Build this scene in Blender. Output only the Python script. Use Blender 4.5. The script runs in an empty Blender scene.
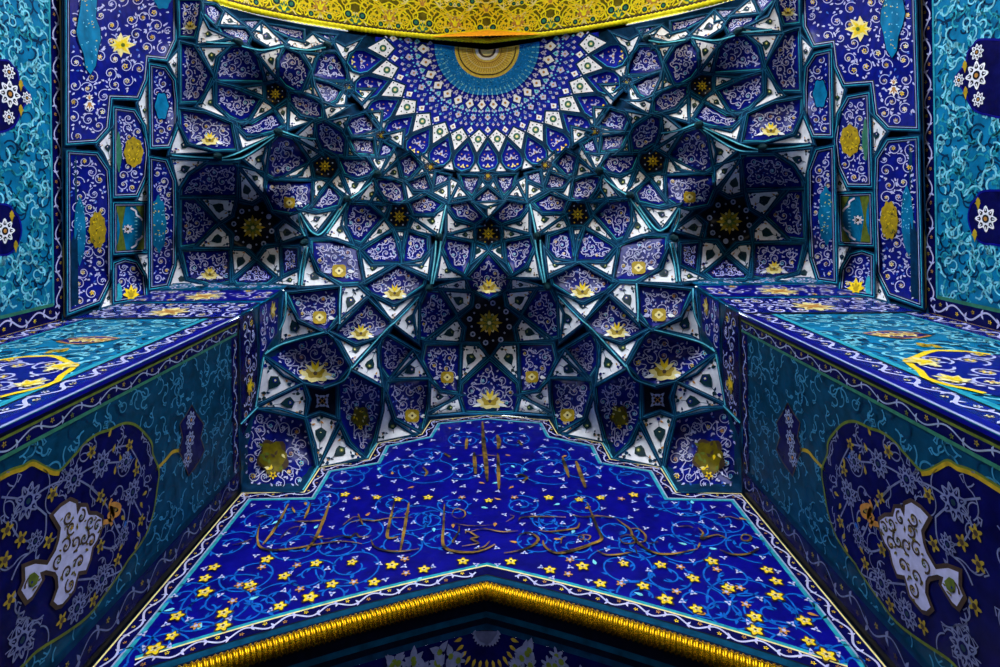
import bpy, math, random
import numpy as np
from mathutils import Vector
from mathutils.geometry import delaunay_2d_cdt

PI = math.pi
F, CX, CY, CAMZ = 600.0, 487.5, 198.0, 1.6      # focal length in px, zenith point, eye height
C = bpy.context.scene.collection

# ------------------------------------------------------------------ materials
def lin(c):
    c = c / 255.0
    return c / 12.92 if c <= 0.04045 else ((c + 0.055) / 1.055) ** 2.4
MATS = {}
def mat(name, rgb, rough=0.25, metal=0.0, vary=0.25, scale=9.0, spec=0.08, bump=0.0):
    m = bpy.data.materials.new(name); m.use_nodes = True
    nt = m.node_tree; b = nt.nodes['Principled BSDF']
    col = [lin(v) for v in rgb]
    tc = nt.nodes.new('ShaderNodeTexCoord')
    nz = nt.nodes.new('ShaderNodeTexNoise'); nz.inputs['Scale'].default_value = scale; nz.inputs['Detail'].default_value = 4
    nt.links.new(tc.outputs['Object'], nz.inputs['Vector'])
    rp = nt.nodes.new('ShaderNodeValToRGB')
    rp.color_ramp.elements[0].position = 0.3; rp.color_ramp.elements[1].position = 0.7
    rp.color_ramp.elements[0].color = (*[v * (1 - vary) for v in col], 1)
    rp.color_ramp.elements[1].color = (*[min(1, v * (1 + vary)) for v in col], 1)
    nt.links.new(nz.outputs['Fac'], rp.inputs['Fac']); nt.links.new(rp.outputs['Color'], b.inputs['Base Color'])
    b.inputs['Roughness'].default_value = rough; b.inputs['Metallic'].default_value = metal
    b.inputs['Specular IOR Level'].default_value = spec
    if bump:
        bp = nt.nodes.new('ShaderNodeBump'); bp.inputs['Strength'].default_value = bump; bp.inputs['Distance'].default_value = 0.02
        n2 = nt.nodes.new('ShaderNodeTexNoise'); n2.inputs['Scale'].default_value = 5.0
        nt.links.new(tc.outputs['Object'], n2.inputs['Vector'])
        nt.links.new(n2.outputs['Fac'], bp.inputs['Height']); nt.links.new(bp.outputs['Normal'], b.inputs['Normal'])
    MATS[name] = m
mat('cobalt', (10, 21, 118), 0.2, vary=0.35, scale=4, bump=0.1, spec=.22)
mat('dome_blue', (14, 26, 150), 0.5, vary=0.4, scale=5, spec=.03)
mat('steel', (112, 118, 158), 0.4, vary=.25)
mat('dull_gold', (158, 134, 40), 0.4, vary=.3)
mat('deep_blue', (8, 9, 70), 0.25, vary=0.4, scale=4, bump=0.25)
mat('royal', (7, 7, 120), 0.3, vary=0.3, scale=3, bump=0.2)
mat('midblue', (50, 92, 190), 0.3)
mat('white', (240, 238, 244), 0.3, vary=0.12, scale=6, bump=0.2)
mat('lilac', (188, 186, 224), 0.35, vary=0.15)
mat('pale', (150, 160, 195), 0.35, vary=0.2)
mat('turquoise', (12, 110, 154), 0.25, vary=0.35, scale=3, bump=0.25)
mat('turq_line', (40, 150, 170), 0.3, vary=0.3)
mat('cyan', (120, 205, 225), 0.35)
mat('vine_blue', (14, 96, 190), 0.35)
mat('scroll_blue', (54, 132, 172), 0.35)
mat('sun_gold', (246, 206, 84), 0.4, vary=.25, scale=14)
mat('teal', (7, 46, 78), 0.5, vary=0.4, scale=5, spec=.03)
mat('teal_line', (22, 98, 130), 0.4, vary=.4, scale=2, spec=.1)
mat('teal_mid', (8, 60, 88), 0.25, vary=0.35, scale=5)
mat('ink', (6, 12, 30), 0.3, vary=0.3)
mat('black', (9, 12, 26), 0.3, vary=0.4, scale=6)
mat('yellow', (242, 205, 30), 0.35, vary=0.15)
mat('cream', (240, 222, 150), 0.35, vary=0.12)
mat('amber', (190, 132, 60), 0.4, vary=0.2)
mat('ochre', (176, 146, 32), 0.35, vary=0.3, scale=8)
mat('olive', (96, 110, 38), 0.4, vary=0.3)
mat('green', (52, 116, 92), 0.35, vary=0.3)
mat('darkgreen', (16, 48, 56), 0.35, vary=0.3)
mat('cerulean', (14, 122, 205), 0.3, vary=0.3, scale=12)
mat('gilt', (214, 156, 14), 0.24, 0.75, vary=0.25, scale=12)
mat('bronze', (112, 88, 44), 0.35, 0.3, vary=0.8, scale=2.2)
for e_, c_, p_ in ((0, (46, 42, 38), .4), (1, (186, 142, 60), .68)):
    r_ = next(n for n in MATS['bronze'].node_tree.nodes if n.type == 'VALTORGB').color_ramp.elements[e_]
    r_.position = p_; r_.color = (*[lin(v) for v in c_], 1)
mat('brown', (74, 58, 44), 0.4, 0.2, vary=0.35, scale=6)
mat('gold_tile', (250, 220, 24), 0.35, 0.0, vary=0.25, scale=6)
mat('gold_dark', (104, 92, 14), 0.4, 0.1, vary=0.4, scale=5)
mat('orange', (238, 150, 20), 0.35, 0.1, vary=0.2)
mat('stone', (205, 196, 180), 0.8, vary=0.15, scale=0.7, spec=0.2)
mat('plaza_stone', (66, 58, 50), 0.85, vary=0.15, scale=0.5, spec=0.2)

# ------------------------------------------------------------------ 2-D helpers
def area(p):
    return 0.5 * sum(p[i - 1][0] * p[i][1] - p[i][0] * p[i - 1][1] for i in range(len(p)))
def centroid(p):
    a = area(p)
    if abs(a) < 1e-9: return (sum(q[0] for q in p) / len(p), sum(q[1] for q in p) / len(p))
    x = y = 0
    for i in range(len(p)):
        k = p[i - 1][0] * p[i][1] - p[i][0] * p[i - 1][1]
        x += (p[i - 1][0] + p[i][0]) * k; y += (p[i - 1][1] + p[i][1]) * k
    return (x / (6 * a), y / (6 * a))
def ccw(p): return list(p) if area(p) > 0 else list(reversed(p))
def offset(p, d):                       # p counter-clockwise; d > 0 grows
    out = []; n = len(p)
    for i in range(n):
        a, b, c = p[i - 1], p[i], p[(i + 1) % n]
        e1 = (b[0] - a[0], b[1] - a[1]); e2 = (c[0] - b[0], c[1] - b[1])
        l1 = math.hypot(*e1) or 1e-6; l2 = math.hypot(*e2) or 1e-6
        n1 = (e1[1] / l1, -e1[0] / l1); n2 = (e2[1] / l2, -e2[0] / l2)
        mx, my = n1[0] + n2[0], n1[1] + n2[1]
        q = mx * mx + my * my
        k = 2 * d / q if q > 0.35 else 2 * d / 0.35
        out.append((b[0] + mx * k, b[1] + my * k))
    return out
def inside(p, x, y):
    r = False; j = len(p) - 1
    for i in range(len(p)):
        xi, yi = p[i]; xj, yj = p[j]
        if (yi > y) != (yj > y) and x < (xj - xi) * (y - yi) / (yj - yi) + xi: r = not r
        j = i
    return r
def edge_dist(poly, P):
    P = np.asarray(P, float).reshape(-1, 2); A = np.array(poly, float); B = np.roll(A, -1, 0)
    D = B - A; L = (D * D).sum(1) + 1e-12
    t = np.clip(((P[:, None] - A[None]) * D[None]).sum(2) / L, 0, 1)
    return np.sqrt((((A[None] + t[..., None] * D[None]) - P[:, None]) ** 2).sum(2)).min(1)
def subdivide(p, h, closed=True):
    out = []; n = len(p)
    for i in range(n if closed else n - 1):
        a, b = p[i], p[(i + 1) % n]
        k = max(1, int(math.ceil(math.hypot(b[0] - a[0], b[1] - a[1]) / h)))
        for j in range(k): out.append((a[0] + (b[0] - a[0]) * j / k, a[1] + (b[1] - a[1]) * j / k))
    if not closed: out.append(p[-1])
    return out
def round_corners(p, k=0.25, n=1):
    for _ in range(n):
        q = []
        for i in range(len(p)):
            a, b = p[i], p[(i + 1) % len(p)]
            q.append((a[0] + (b[0] - a[0]) * k, a[1] + (b[1] - a[1]) * k)); q.append((b[0] + (a[0] - b[0]) * k, b[1] + (a[1] - b[1]) * k))
        p = q
    return p
def smooth(pts, n=6):                   # Catmull-Rom through points
    out = []
    for i in range(len(pts) - 1):
        p0 = pts[max(i - 1, 0)]; p1 = pts[i]; p2 = pts[i + 1]; p3 = pts[min(i + 2, len(pts) - 1)]
        for j in range(n):
            t = j / n
            out.append(tuple(0.5 * (2 * p1[k] + (p2[k] - p0[k]) * t + (2 * p0[k] - 5 * p1[k] + 4 * p2[k] - p3[k]) * t * t + (3 * p1[k] - p0[k] - 3 * p2[k] + p3[k]) * t ** 3) for k in (0, 1)))
    out.append(pts[-1]); return out
def mir(p): return [(2 * CX - x, y) for x, y in p]

# ------------------------------------------------------------------ ink: flat ornament collected in 2-D, laid on a surface
class Ink:
    def __init__(s, clip=None): s.v = []; s.l = []; s.f = []; s.m = []; s.clip = clip
    def ok(s, x, y): return s.clip is None or inside(s.clip, x, y)
    def poly(s, pts, m, layer=1):
        b = len(s.v); s.v += [tuple(p) for p in pts]; s.l += [layer] * len(pts)
        s.f.append(tuple(range(b, b + len(pts)))); s.m.append(m)
    def ring(s, outer, inner, m, lo=0.0, li=0.0):
        b = len(s.v); n = len(outer); s.v += list(outer) + list(inner); s.l += [lo] * n + [li] * n
        for i in range(n):
            j = (i + 1) % n; s.f.append((b + i, b + j, b + n + j, b + n + i)); s.m.append(m)
    def fill(s, poly, m, h, layer=0):
        bd = subdivide(poly, h); n = len(bd)
        xs = [p[0] for p in bd]; ys = [p[1] for p in bd]
        gx = np.arange(min(xs) + h * .5, max(xs), h); gy = np.arange(min(ys) + h * .5, max(ys), h)
        G = np.array([(x, y) for x in gx for y in gy if inside(poly, x, y)]).reshape(-1, 2)
        if len(G): G = G[edge_dist(poly, G) > 0.35 * h]
        vs = [Vector(p) for p in bd] + [Vector(p) for p in G]
        V, E, Fc, *_ = delaunay_2d_cdt(vs, [], [list(range(n))], 1, 1e-6)
        b = len(s.v); s.v += [(p.x, p.y) for p in V]; s.l += [layer] * len(V)
        for f in Fc: s.f.append(tuple(b + i for i in f)); s.m.append(m)
    def ribbon(s, pts, w, m, layer=1, taper=False):
        n = len(pts)
        if n < 2: return
        run = None
        for i, p in enumerate(pts):
            a = pts[max(i - 1, 0)]; c = pts[min(i + 1, n - 1)]
            dx, dy = c[0] - a[0], c[1] - a[1]; l = math.hypot(dx, dy) or 1e-9
            h = w / 2 * (0.35 + 0.65 * math.sin(PI * (i + .5) / n) if taper else 1)
            if not s.ok(*p): run = None; continue
            b = len(s.v); s.v += [(p[0] - dy / l * h, p[1] + dx / l * h), (p[0] + dy / l * h, p[1] - dx / l * h)]; s.l += [layer] * 2
            if run is not None: s.f.append((run, run + 1, b + 1, b)); s.m.append(m)
            run = b
    def line(s, pts, w, m, layer=1): s.ribbon(pts + [pts[0], pts[1]], w, m, layer)
    def disc(s, c, r, m, layer=2, n=8, ry=None, a0=0):
        ry = ry or r
        s.poly([(c[0] + r * math.cos(a0 + 2 * PI * i / n), c[1] + ry * math.sin(a0 + 2 * PI * i / n)) for i in range(n)], m, layer)
    def flower(s, c, r, m, mc, layer=2, n=5, a0=0.3, depth=.3, sy=1.0, edge=None):
        if not s.ok(*c): return
        k = n * 6
        def sh(q): return [(c[0] + q * r * (1 - depth + depth * math.cos(n * 2 * PI * i / k)) * math.cos(a0 + 2 * PI * i / k), c[1] + sy * q * r * (1 - depth + depth * math.cos(n * 2 * PI * i / k)) * math.sin(a0 + 2 * PI * i / k)) for i in range(k)]
        if edge: s.poly(sh(1.3), edge, layer - .4)
        s.poly(sh(1), m, layer); s.disc(c, r * .36, mc, layer + .6, 7, r * .36 * sy)
    def daisy(s, c, r, m, mid, ground, layer=2, sy=1.0, n=8):   # ring of outlined petals round a dark heart
        if not s.ok(*c): return
        def ro(q, d, a0=0): return [(c[0] + q * r * (1 - d + d * math.cos(n * 2 * PI * i / (n * 6))) * math.cos(a0 + 2 * PI * i / (n * 6)), c[1] + sy * q * r * (1 - d + d * math.cos(n * 2 * PI * i / (n * 6))) * math.sin(a0 + 2 * PI * i / (n * 6))) for i in range(n * 6)]
        s.poly(ro(1, .16), m, layer); s.poly(ro(.82, .2), ground, layer + .3); s.poly(ro(.56, .12, PI / n), m, layer + .6)
        s.disc(c, r * .32, ground, layer + .9, 10, r * .32 * sy); s.disc(c, r * .17, mid, layer + 1.2, 8, r * .17 * sy)
        for i in range(n):
            a = 2 * PI * i / n; s.leaf((c[0] + .55 * r * math.cos(a), c[1] + .55 * sy * r * math.sin(a)), a, r * .3, r * .1, m, layer + 1.1, sy)
    def leaf(s, c, a, L, W, m, layer=2, sy=1.0):
        if not s.ok(*c): return
        ca, sa = math.cos(a), math.sin(a)
        prof = [(0, 0), (.25, .5), (.55, .42), (1, 0), (.55, -.42), (.25, -.5)]
        s.poly([(c[0] + x * L * ca - y * W * sa, c[1] + sy * (x * L * sa + y * W * ca)) for x, y in prof], m, layer)
    def trefoil(s, c, a, r, m, layer=2, sy=1.0, heart=None):
        for k in (-1.9, 0, 1.9): s.leaf(c, a + k, r, r * .6, m, layer + .1 * k, sy)
        if heart: s.disc(c, r * .25, heart, layer + .8, 6, r * .25 * sy)
    def spiral(s, c, r, a0, turns, sg, w, m, layer=1, sy=1.0, r1=0.18, n=None):
        n = n or max(10, int(14 * turns))
        pts = []
        for i in range(n + 1):
            t = i / n; q = r * (1 - t * (1 - r1)); a = a0 + sg * 2 * PI * turns * t
            pts.append((c[0] + q * math.cos(a), c[1] + sy * q * math.sin(a)))
        s.ribbon(pts, w, m, layer); return pts
    def palmette(s, c, a, r, m, m2, layer=2, sy=1.0):
        for k, q in ((0, 1.0), (.75, .9), (-.75, .9), (1.5, .8), (-1.5, .8), (2.5, .5), (-2.5, .5)):
            s.leaf(c, a + k, r * q, r * .45, m, layer + .05 * abs(k), sy)
        for k in (0, .75, -.75): s.leaf((c[0] + .15 * r * math.cos(a + k), c[1] + .15 * r * sy * math.sin(a + k)), a + k, r * .55, r * .2, m2, layer + .6, sy)
        s.disc(c, r * .25, m2, layer + .9, 8, r * .25 * sy)
    def build(s, name, mapper, parent=None, shade=True):
        me = bpy.data.meshes.new(name)
        P = np.array(s.v, float).reshape(-1, 2); Lr = np.array(s.l, float)
        X = mapper(P, Lr)
        names = sorted(set(s.m)); idx = {k: i for i, k in enumerate(names)}
        me.from_pydata(X.tolist(), [], s.f)
        for k in names: me.materials.append(MATS[k])
        me.polygons.foreach_set('material_index', [idx[k] for k in s.m])
        if shade: me.polygons.foreach_set('use_smooth', [True] * len(me.polygons))
        me.update()
        o = bpy.data.objects.new(name, me); C.objects.link(o)
        if parent: o.parent = parent
        return o

def thing(name, label, cat, group=None, loc=(0, 0, 0)):
    o = bpy.data.objects.new(name, None); C.objects.link(o); o.empty_display_size = .2
    o['label'] = label; o['category'] = cat
    if group: o['group'] = group
    return o
def tag(o, label=None, cat=None, group=None, kind=None):
    if label: o['label'] = label
    if cat: o['category'] = cat
    if group: o['group'] = group
    if kind: o['kind'] = kind
    return o

def unproject(P, z):
    z = np.asarray(z, float)
    return np.stack([(P[:, 0] - CX) * z / F, (P[:, 1] - CY) * z / F, z + CAMZ], 1)

# ------------------------------------------------------------------ heights (above the eye) of the vault at its joints
A_X, B_X, PIER_Y, BACK_Y, ARCH_Y = 5.48, 9.40, 2.57, 6.42, 6.57
# the photographer stood a little right of the axis, the camera slightly turned: sight lines and plan positions
YAW, ROLL, CAMX, PPX = -0.0301, 0.01372, 0.215, 476.07
RM = np.array([[math.cos(ROLL), -math.sin(ROLL), 0], [math.sin(ROLL), math.cos(ROLL), 0], [0, 0, 1]]) @ np.array([[math.cos(YAW), 0, math.sin(YAW)], [0, 1, 0], [-math.sin(YAW), 0, math.cos(YAW)]])
def ray(x, y): return RM @ np.array([(x - PPX) / F, (y - CY) / F, 1.0])
CTRL = []; ROUGH = []
def plan(x, y, z):                                   # plan position, as seen from straight below the crown axis
    if abs(x - CX) < .7: return (CX, y)
    d = ray(x, y); d = d * (z / d[2])
    return (CX + (CAMX + d[0]) * F / z, CY + d[1] * F / z)
def rough_z(x, y):
    w = n = 0
    for a, b, z in ROUGH:
        q = 1 / (((a - x) ** 2 + (b - y) ** 2) ** 1.5 + 4); w += q; n += q * z
    return n / w
def sym(p): return [plan(x, y, rough_z(x, y)) for x, y in p]
def zc(z, *pts):
    for p in pts:
        ROUGH.append((p[0], p[1], z)); CTRL.append((*plan(p[0], p[1], z), z))
def zcs(z, *pts):                                    # already plan positions
    for p in pts: ROUGH.append((p[0], p[1], z)); CTRL.append((p[0], p[1], z))
def Pb(x, y): d = ray(x, y); k = BACK_Y / d[1]; return (CAMX + d[0] * k, d[2] * k)               # back wall -> (X, z)
def Pi(x, y): d = ray(x, y); k = (-A_X - CAMX) / d[0]; return (d[1] * k, d[2] * k)                # recess side wall -> (Y, z)
def Pp(x, y): d = ray(x, y); k = PIER_Y / d[1]; return (CAMX + d[0] * k, d[2] * k)               # pier front -> (X, z)
def Po(x, y): d = ray(x, y); k = (-B_X - CAMX) / d[0]; return (d[1] * k, d[2] * k)                # outer side wall -> (Y, z)
for x, y in ((240, 491), (270, 491), (302, 491), (318, 467), (345, 463), (367, 459), (376, 443), (400, 438), (420, 434), (429, 420), (460, 414), (CX, 414)): zc(Pb(x, y)[1], (x, y))
for x, y in ((240, 424), (240, 460), (257, 405), (264, 356), (280, 342), (283, 312)): zc(Pi(x, y)[1], (x, y))
zc(16.3, (284, 290), (256, 288), (230, 287), (205, 287)); zc(16.4, (168, 289))
for y in (-60, 0, 60, 120, 180, 240, 312): zc(13.1, (66, y))
for y in (-60, 0, 60, 120, 180, 240, 280): zc(15.0, (112, y))
for y in (-60, 0, 60, 120, 180, 240, 275): zc(17.9, (178, y))
zc(14.0, (100, 306)); zc(14.95, (130, 299))
zc(15.4, (322, 400), (323, 388), (337, 385), (338, 402), (320, 412)); zc(15.2, (304, 386), (308, 400)); zc(15.1, (307, 417), (337, 418))
zc(15.4, (351, 367)); zc(15.75, (327, 332)); zc(16.8, (340, 287)); zc(16.05, (356, 344)); zc(17.0, (367, 298)); zc(16.8, (392, 322))
zc(16.4, (381, 340)); zc(15.8, (383, 386)); zc(16.5, (391, 380)); zc(17.5, (428, 378)); zc(17.7, (441, 392)); zc(18.2, (462, 383)); zc(17.3, (413, 352))
zc(19.9, (CX, 320), (457, 316), (461, 343), (CX, 357), (474, 293), (479, 344), (470, 306))
zc(17.9, (430, 288)); zc(17.4, (418, 340)); zc(19.0, (CX, 299)); zc(20.0, (CX, 252)); zc(19.3, (466, 278)); zc(18.1, (439, 285))
zc(17.3, (363, 283)); zc(18.3, (396, 265)); zc(17.9, (425, 278)); zc(17.3, (394, 305))
zc(17.8, (311, 240)); zc(18.2, (357, 249)); zc(17.2, (318, 271)); zc(16.9, (342, 284)); zc(17.5, (303, 244))
zc(20.5, (254, 225), (236, 200), (262, 198), (221, 224), (232, 248), (256, 258), (280, 244), (283, 222), (240, 215), (268, 232))
zc(18.2, (181, 197), (181, 246)); zc(16.9, (213, 285)); zc(16.8, (268, 283)); zc(17.1, (298, 270)); zc(18.2, (207, 163), (238, 164), (218, 156)); zc(18.9, (263, 192))
zc(19.0, (290, 214)); zc(19.6, (268, 181)); zc(20.1, (313, 181)); zc(19.4, (311, 203)); zc(18.9, (278, 132)); zc(18.6, (315, 231))
zc(21.1, (326, 167), (311, 161), (337, 157), (338, 168), (330, 181), (315, 177)); zc(19.9, (298, 142)); zc(19.3, (347, 198))
zc(20.8, (399, 216), (391, 204), (408, 204), (413, 217), (407, 230), (393, 229), (385, 218))
zc(18.5, (372, 263), (403, 262)); zc(19.4, (350, 205)); zc(19.0, (361, 243)); zc(19.2, (439, 237)); zc(18.8, (434, 252))
zc(20.9, (CX, 232), (476, 224), (475, 236), (478, 244)); zc(21.0, (467, 199), (424, 194)); zc(20.5, (484, 216)); zc(20.2, (448, 207), (424, 215))
zc(20.3, (377, 175)); zc(21.7, (429, 167), (CX, 177), (470, 175)); zc(21.5, (381, 134)); zc(21.0, (390, 178)); zc(20.5, (398, 203)); zc(20.2, (356, 179)); zc(20.8, (345, 157)); zc(21.0, (402, 150))
zc(21.0, (277, 93), (265, 84), (286, 88), (286, 102), (265, 100), (277, 107)); zc(18.3, (181, 42), (181, 102)); zc(18.8, (213, 78)); zc(19.3, (238, 42)); zc(20.9, (356, 110)); zc(20.7, (327, 45))
zc(21.6, (348, 88)); zc(19.0, (248, 137)); zc(18.1, (215, 151), (188, 144)); zc(18.5, (238, 148)); zc(20.6, (300, 52)); zc(20.3, (299, 93), (278, 74))
zc(18.6, (203, 3)); zc(20.6, (262, 23)); zc(21.2, (304, 35)); zc(21.9, (343, 45)); zc(19.6, (215, -10))
def ringpt(r, th):                                   # th in degrees from straight back, swinging left
    s = 1 + 0.175 * abs(th) / 92
    return (CX - r * s * math.sin(math.radians(th)), 50 + r * s * math.cos(math.radians(th)))
for th in range(0, 100, 12): zcs(22.0, ringpt(122, th))
for th in range(0, 100, 24): zcs(22.9, ringpt(90, th))
K = np.array(sorted(set(CTRL)), float)
K = np.concatenate([K, np.stack([2 * CX - K[K[:, 0] != CX][:, 0], K[K[:, 0] != CX][:, 1], K[K[:, 0] != CX][:, 2]], 1)])
def tps(d2): return np.where(d2 > 1e-9, .5 * d2 * np.log(np.maximum(d2, 1e-9)), 0)
N = len(K); Q = K[:, :2] / 100
M = np.zeros((N + 3, N + 3)); M[:N, :N] = tps(((Q[:, None] - Q[None]) ** 2).sum(2)) + np.eye(N) * 0.002
M[:N, N] = M[N, :N] = 1; M[:N, N + 1:] = Q; M[N + 1:, :N] = Q.T
W = np.linalg.solve(M, np.concatenate([K[:, 2], [0, 0, 0]]))
def zb(P):
    p = np.asarray(P, float).reshape(-1, 2) / 100
    out = np.empty(len(p))
    for i in range(0, len(p), 4000):
        q = p[i:i + 4000]; out[i:i + 4000] = tps(((q[:, None] - Q[None]) ** 2).sum(2)) @ W[:N] + W[N] + q @ W[N + 1:]
    return out

EPS = 0.014
def facet_mapper(poly, depth, round_=False):
    g = subdivide(poly, 3)
    xs = [p[0] for p in poly]; ys = [p[1] for p in poly]
    G = np.array([(x, y) for x in np.linspace(min(xs), max(xs), 14) for y in np.linspace(min(ys), max(ys), 14) if inside(poly, x, y)] or [centroid(poly)])
    dm = edge_dist(poly, G).max()
    def f(P, L):
        ins = np.array([inside(poly, x, y) for x, y in P])
        t = np.clip(edge_dist(poly, P) / dm, 0, 1) * ins
        g = np.sqrt(np.maximum(0, 1 - (1 - t) ** 2)) * .55 + .45 * t * (2 - t) if round_ else t * (2 - t)
        return unproject(P, zb(P) + depth * g - L * EPS)
    f.inr = dm
    return f

# ------------------------------------------------------------------ the three kinds of tiled facet
def vines(ink, poly, r, rng, white='lilac', w=.9, hearts=('lilac', 'yellow', 'cyan', 'amber', 'pale', 'lilac'), layer=1, tries=260, turns=1.15, leafm='lilac'):
    xs = [p[0] for p in poly]; ys = [p[1] for p in poly]
    pts = []
    for k in range(tries):
        x, y = rng.uniform(min(xs), max(xs)), rng.uniform(min(ys), max(ys))
        if not inside(poly, x, y): continue
        d = edge_dist(poly, [(x, y)])[0]
        if d < r * .4: continue
        if all(math.hypot(x - a, y - b) > 1.6 * r for a, b in pts): pts.append((x, y))
    for x, y in pts:
        ink.spiral((x, y), r * rng.uniform(.85, 1.0), rng.uniform(0, 6.28), turns, rng.choice((-1, 1)), w, white, layer)
        ink.flower((x, y), r * rng.uniform(.26, .4), rng.choice(hearts), rng.choice(('amber', 'cobalt', 'lilac')), layer + 1, rng.choice((5, 6)), rng.uniform(0, 6))
        for _ in range(3):
            a = rng.uniform(0, 6.28); ink.leaf((x + r * math.cos(a), y + r * math.sin(a)), a + rng.uniform(.4, 1.8), r * .55, r * .26, leafm, layer + .5)
    for k in range(int(tries / 3)):
        x, y = rng.uniform(min(xs), max(xs)), rng.uniform(min(ys), max(ys))
        if inside(poly, x, y) and edge_dist(poly, [(x, y)])[0] > .8 and all(math.hypot(x - a, y - b) > r * 1.05 for a, b in pts):
            ink.leaf((x, y), rng.uniform(0, 6.28), r * .5, r * .26, rng.choice((leafm, leafm, 'midblue')), layer)
    return pts

def border(name, poly, mp, parent, k, white=False):
    ink = Ink()
    p = poly
    o1 = offset(p, 1.9 * k + .4); i1 = offset(p, -.7 * k); i2 = offset(p, -1.4 * k); i3 = offset(p, -2.1 * k)
    S = lambda q: subdivide_like(q)
    ns = [max(1, int(math.hypot(p[i][0] - p[(i + 1) % len(p)][0], p[i][1] - p[(i + 1) % len(p)][1]) / 6)) for i in range(len(p))]
    def sub(q):
        out = []
        for i in range(len(q)):
            a, b = q[i], q[(i + 1) % len(q)]
            for j in range(ns[i]): out.append((a[0] + (b[0] - a[0]) * j / ns[i], a[1] + (b[1] - a[1]) * j / ns[i]))
        return out
    m1, m2 = offset(p, .75 * k), offset(p, .25 * k)
    o1, i1, i2, i3, m1, m2 = map(sub, (o1, i1, i2, i3, m1, m2))
    ink.ring(o1, m1, 'teal', 0, 2.6); ink.ring(m1, m2, 'teal_line', 2.6, 3.2); ink.ring(m2, i1, 'teal', 3.2, 3.0)
    if white: ink.ring(i1, i2, 'teal_mid', 3.0, 1.0)
    else: ink.ring(i1, i2, 'turq_line', 3.0, 1.6); ink.ring(i2, i3, 'ink', 1.6, .4)
    return ink.build(name, mp, parent, False)

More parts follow.
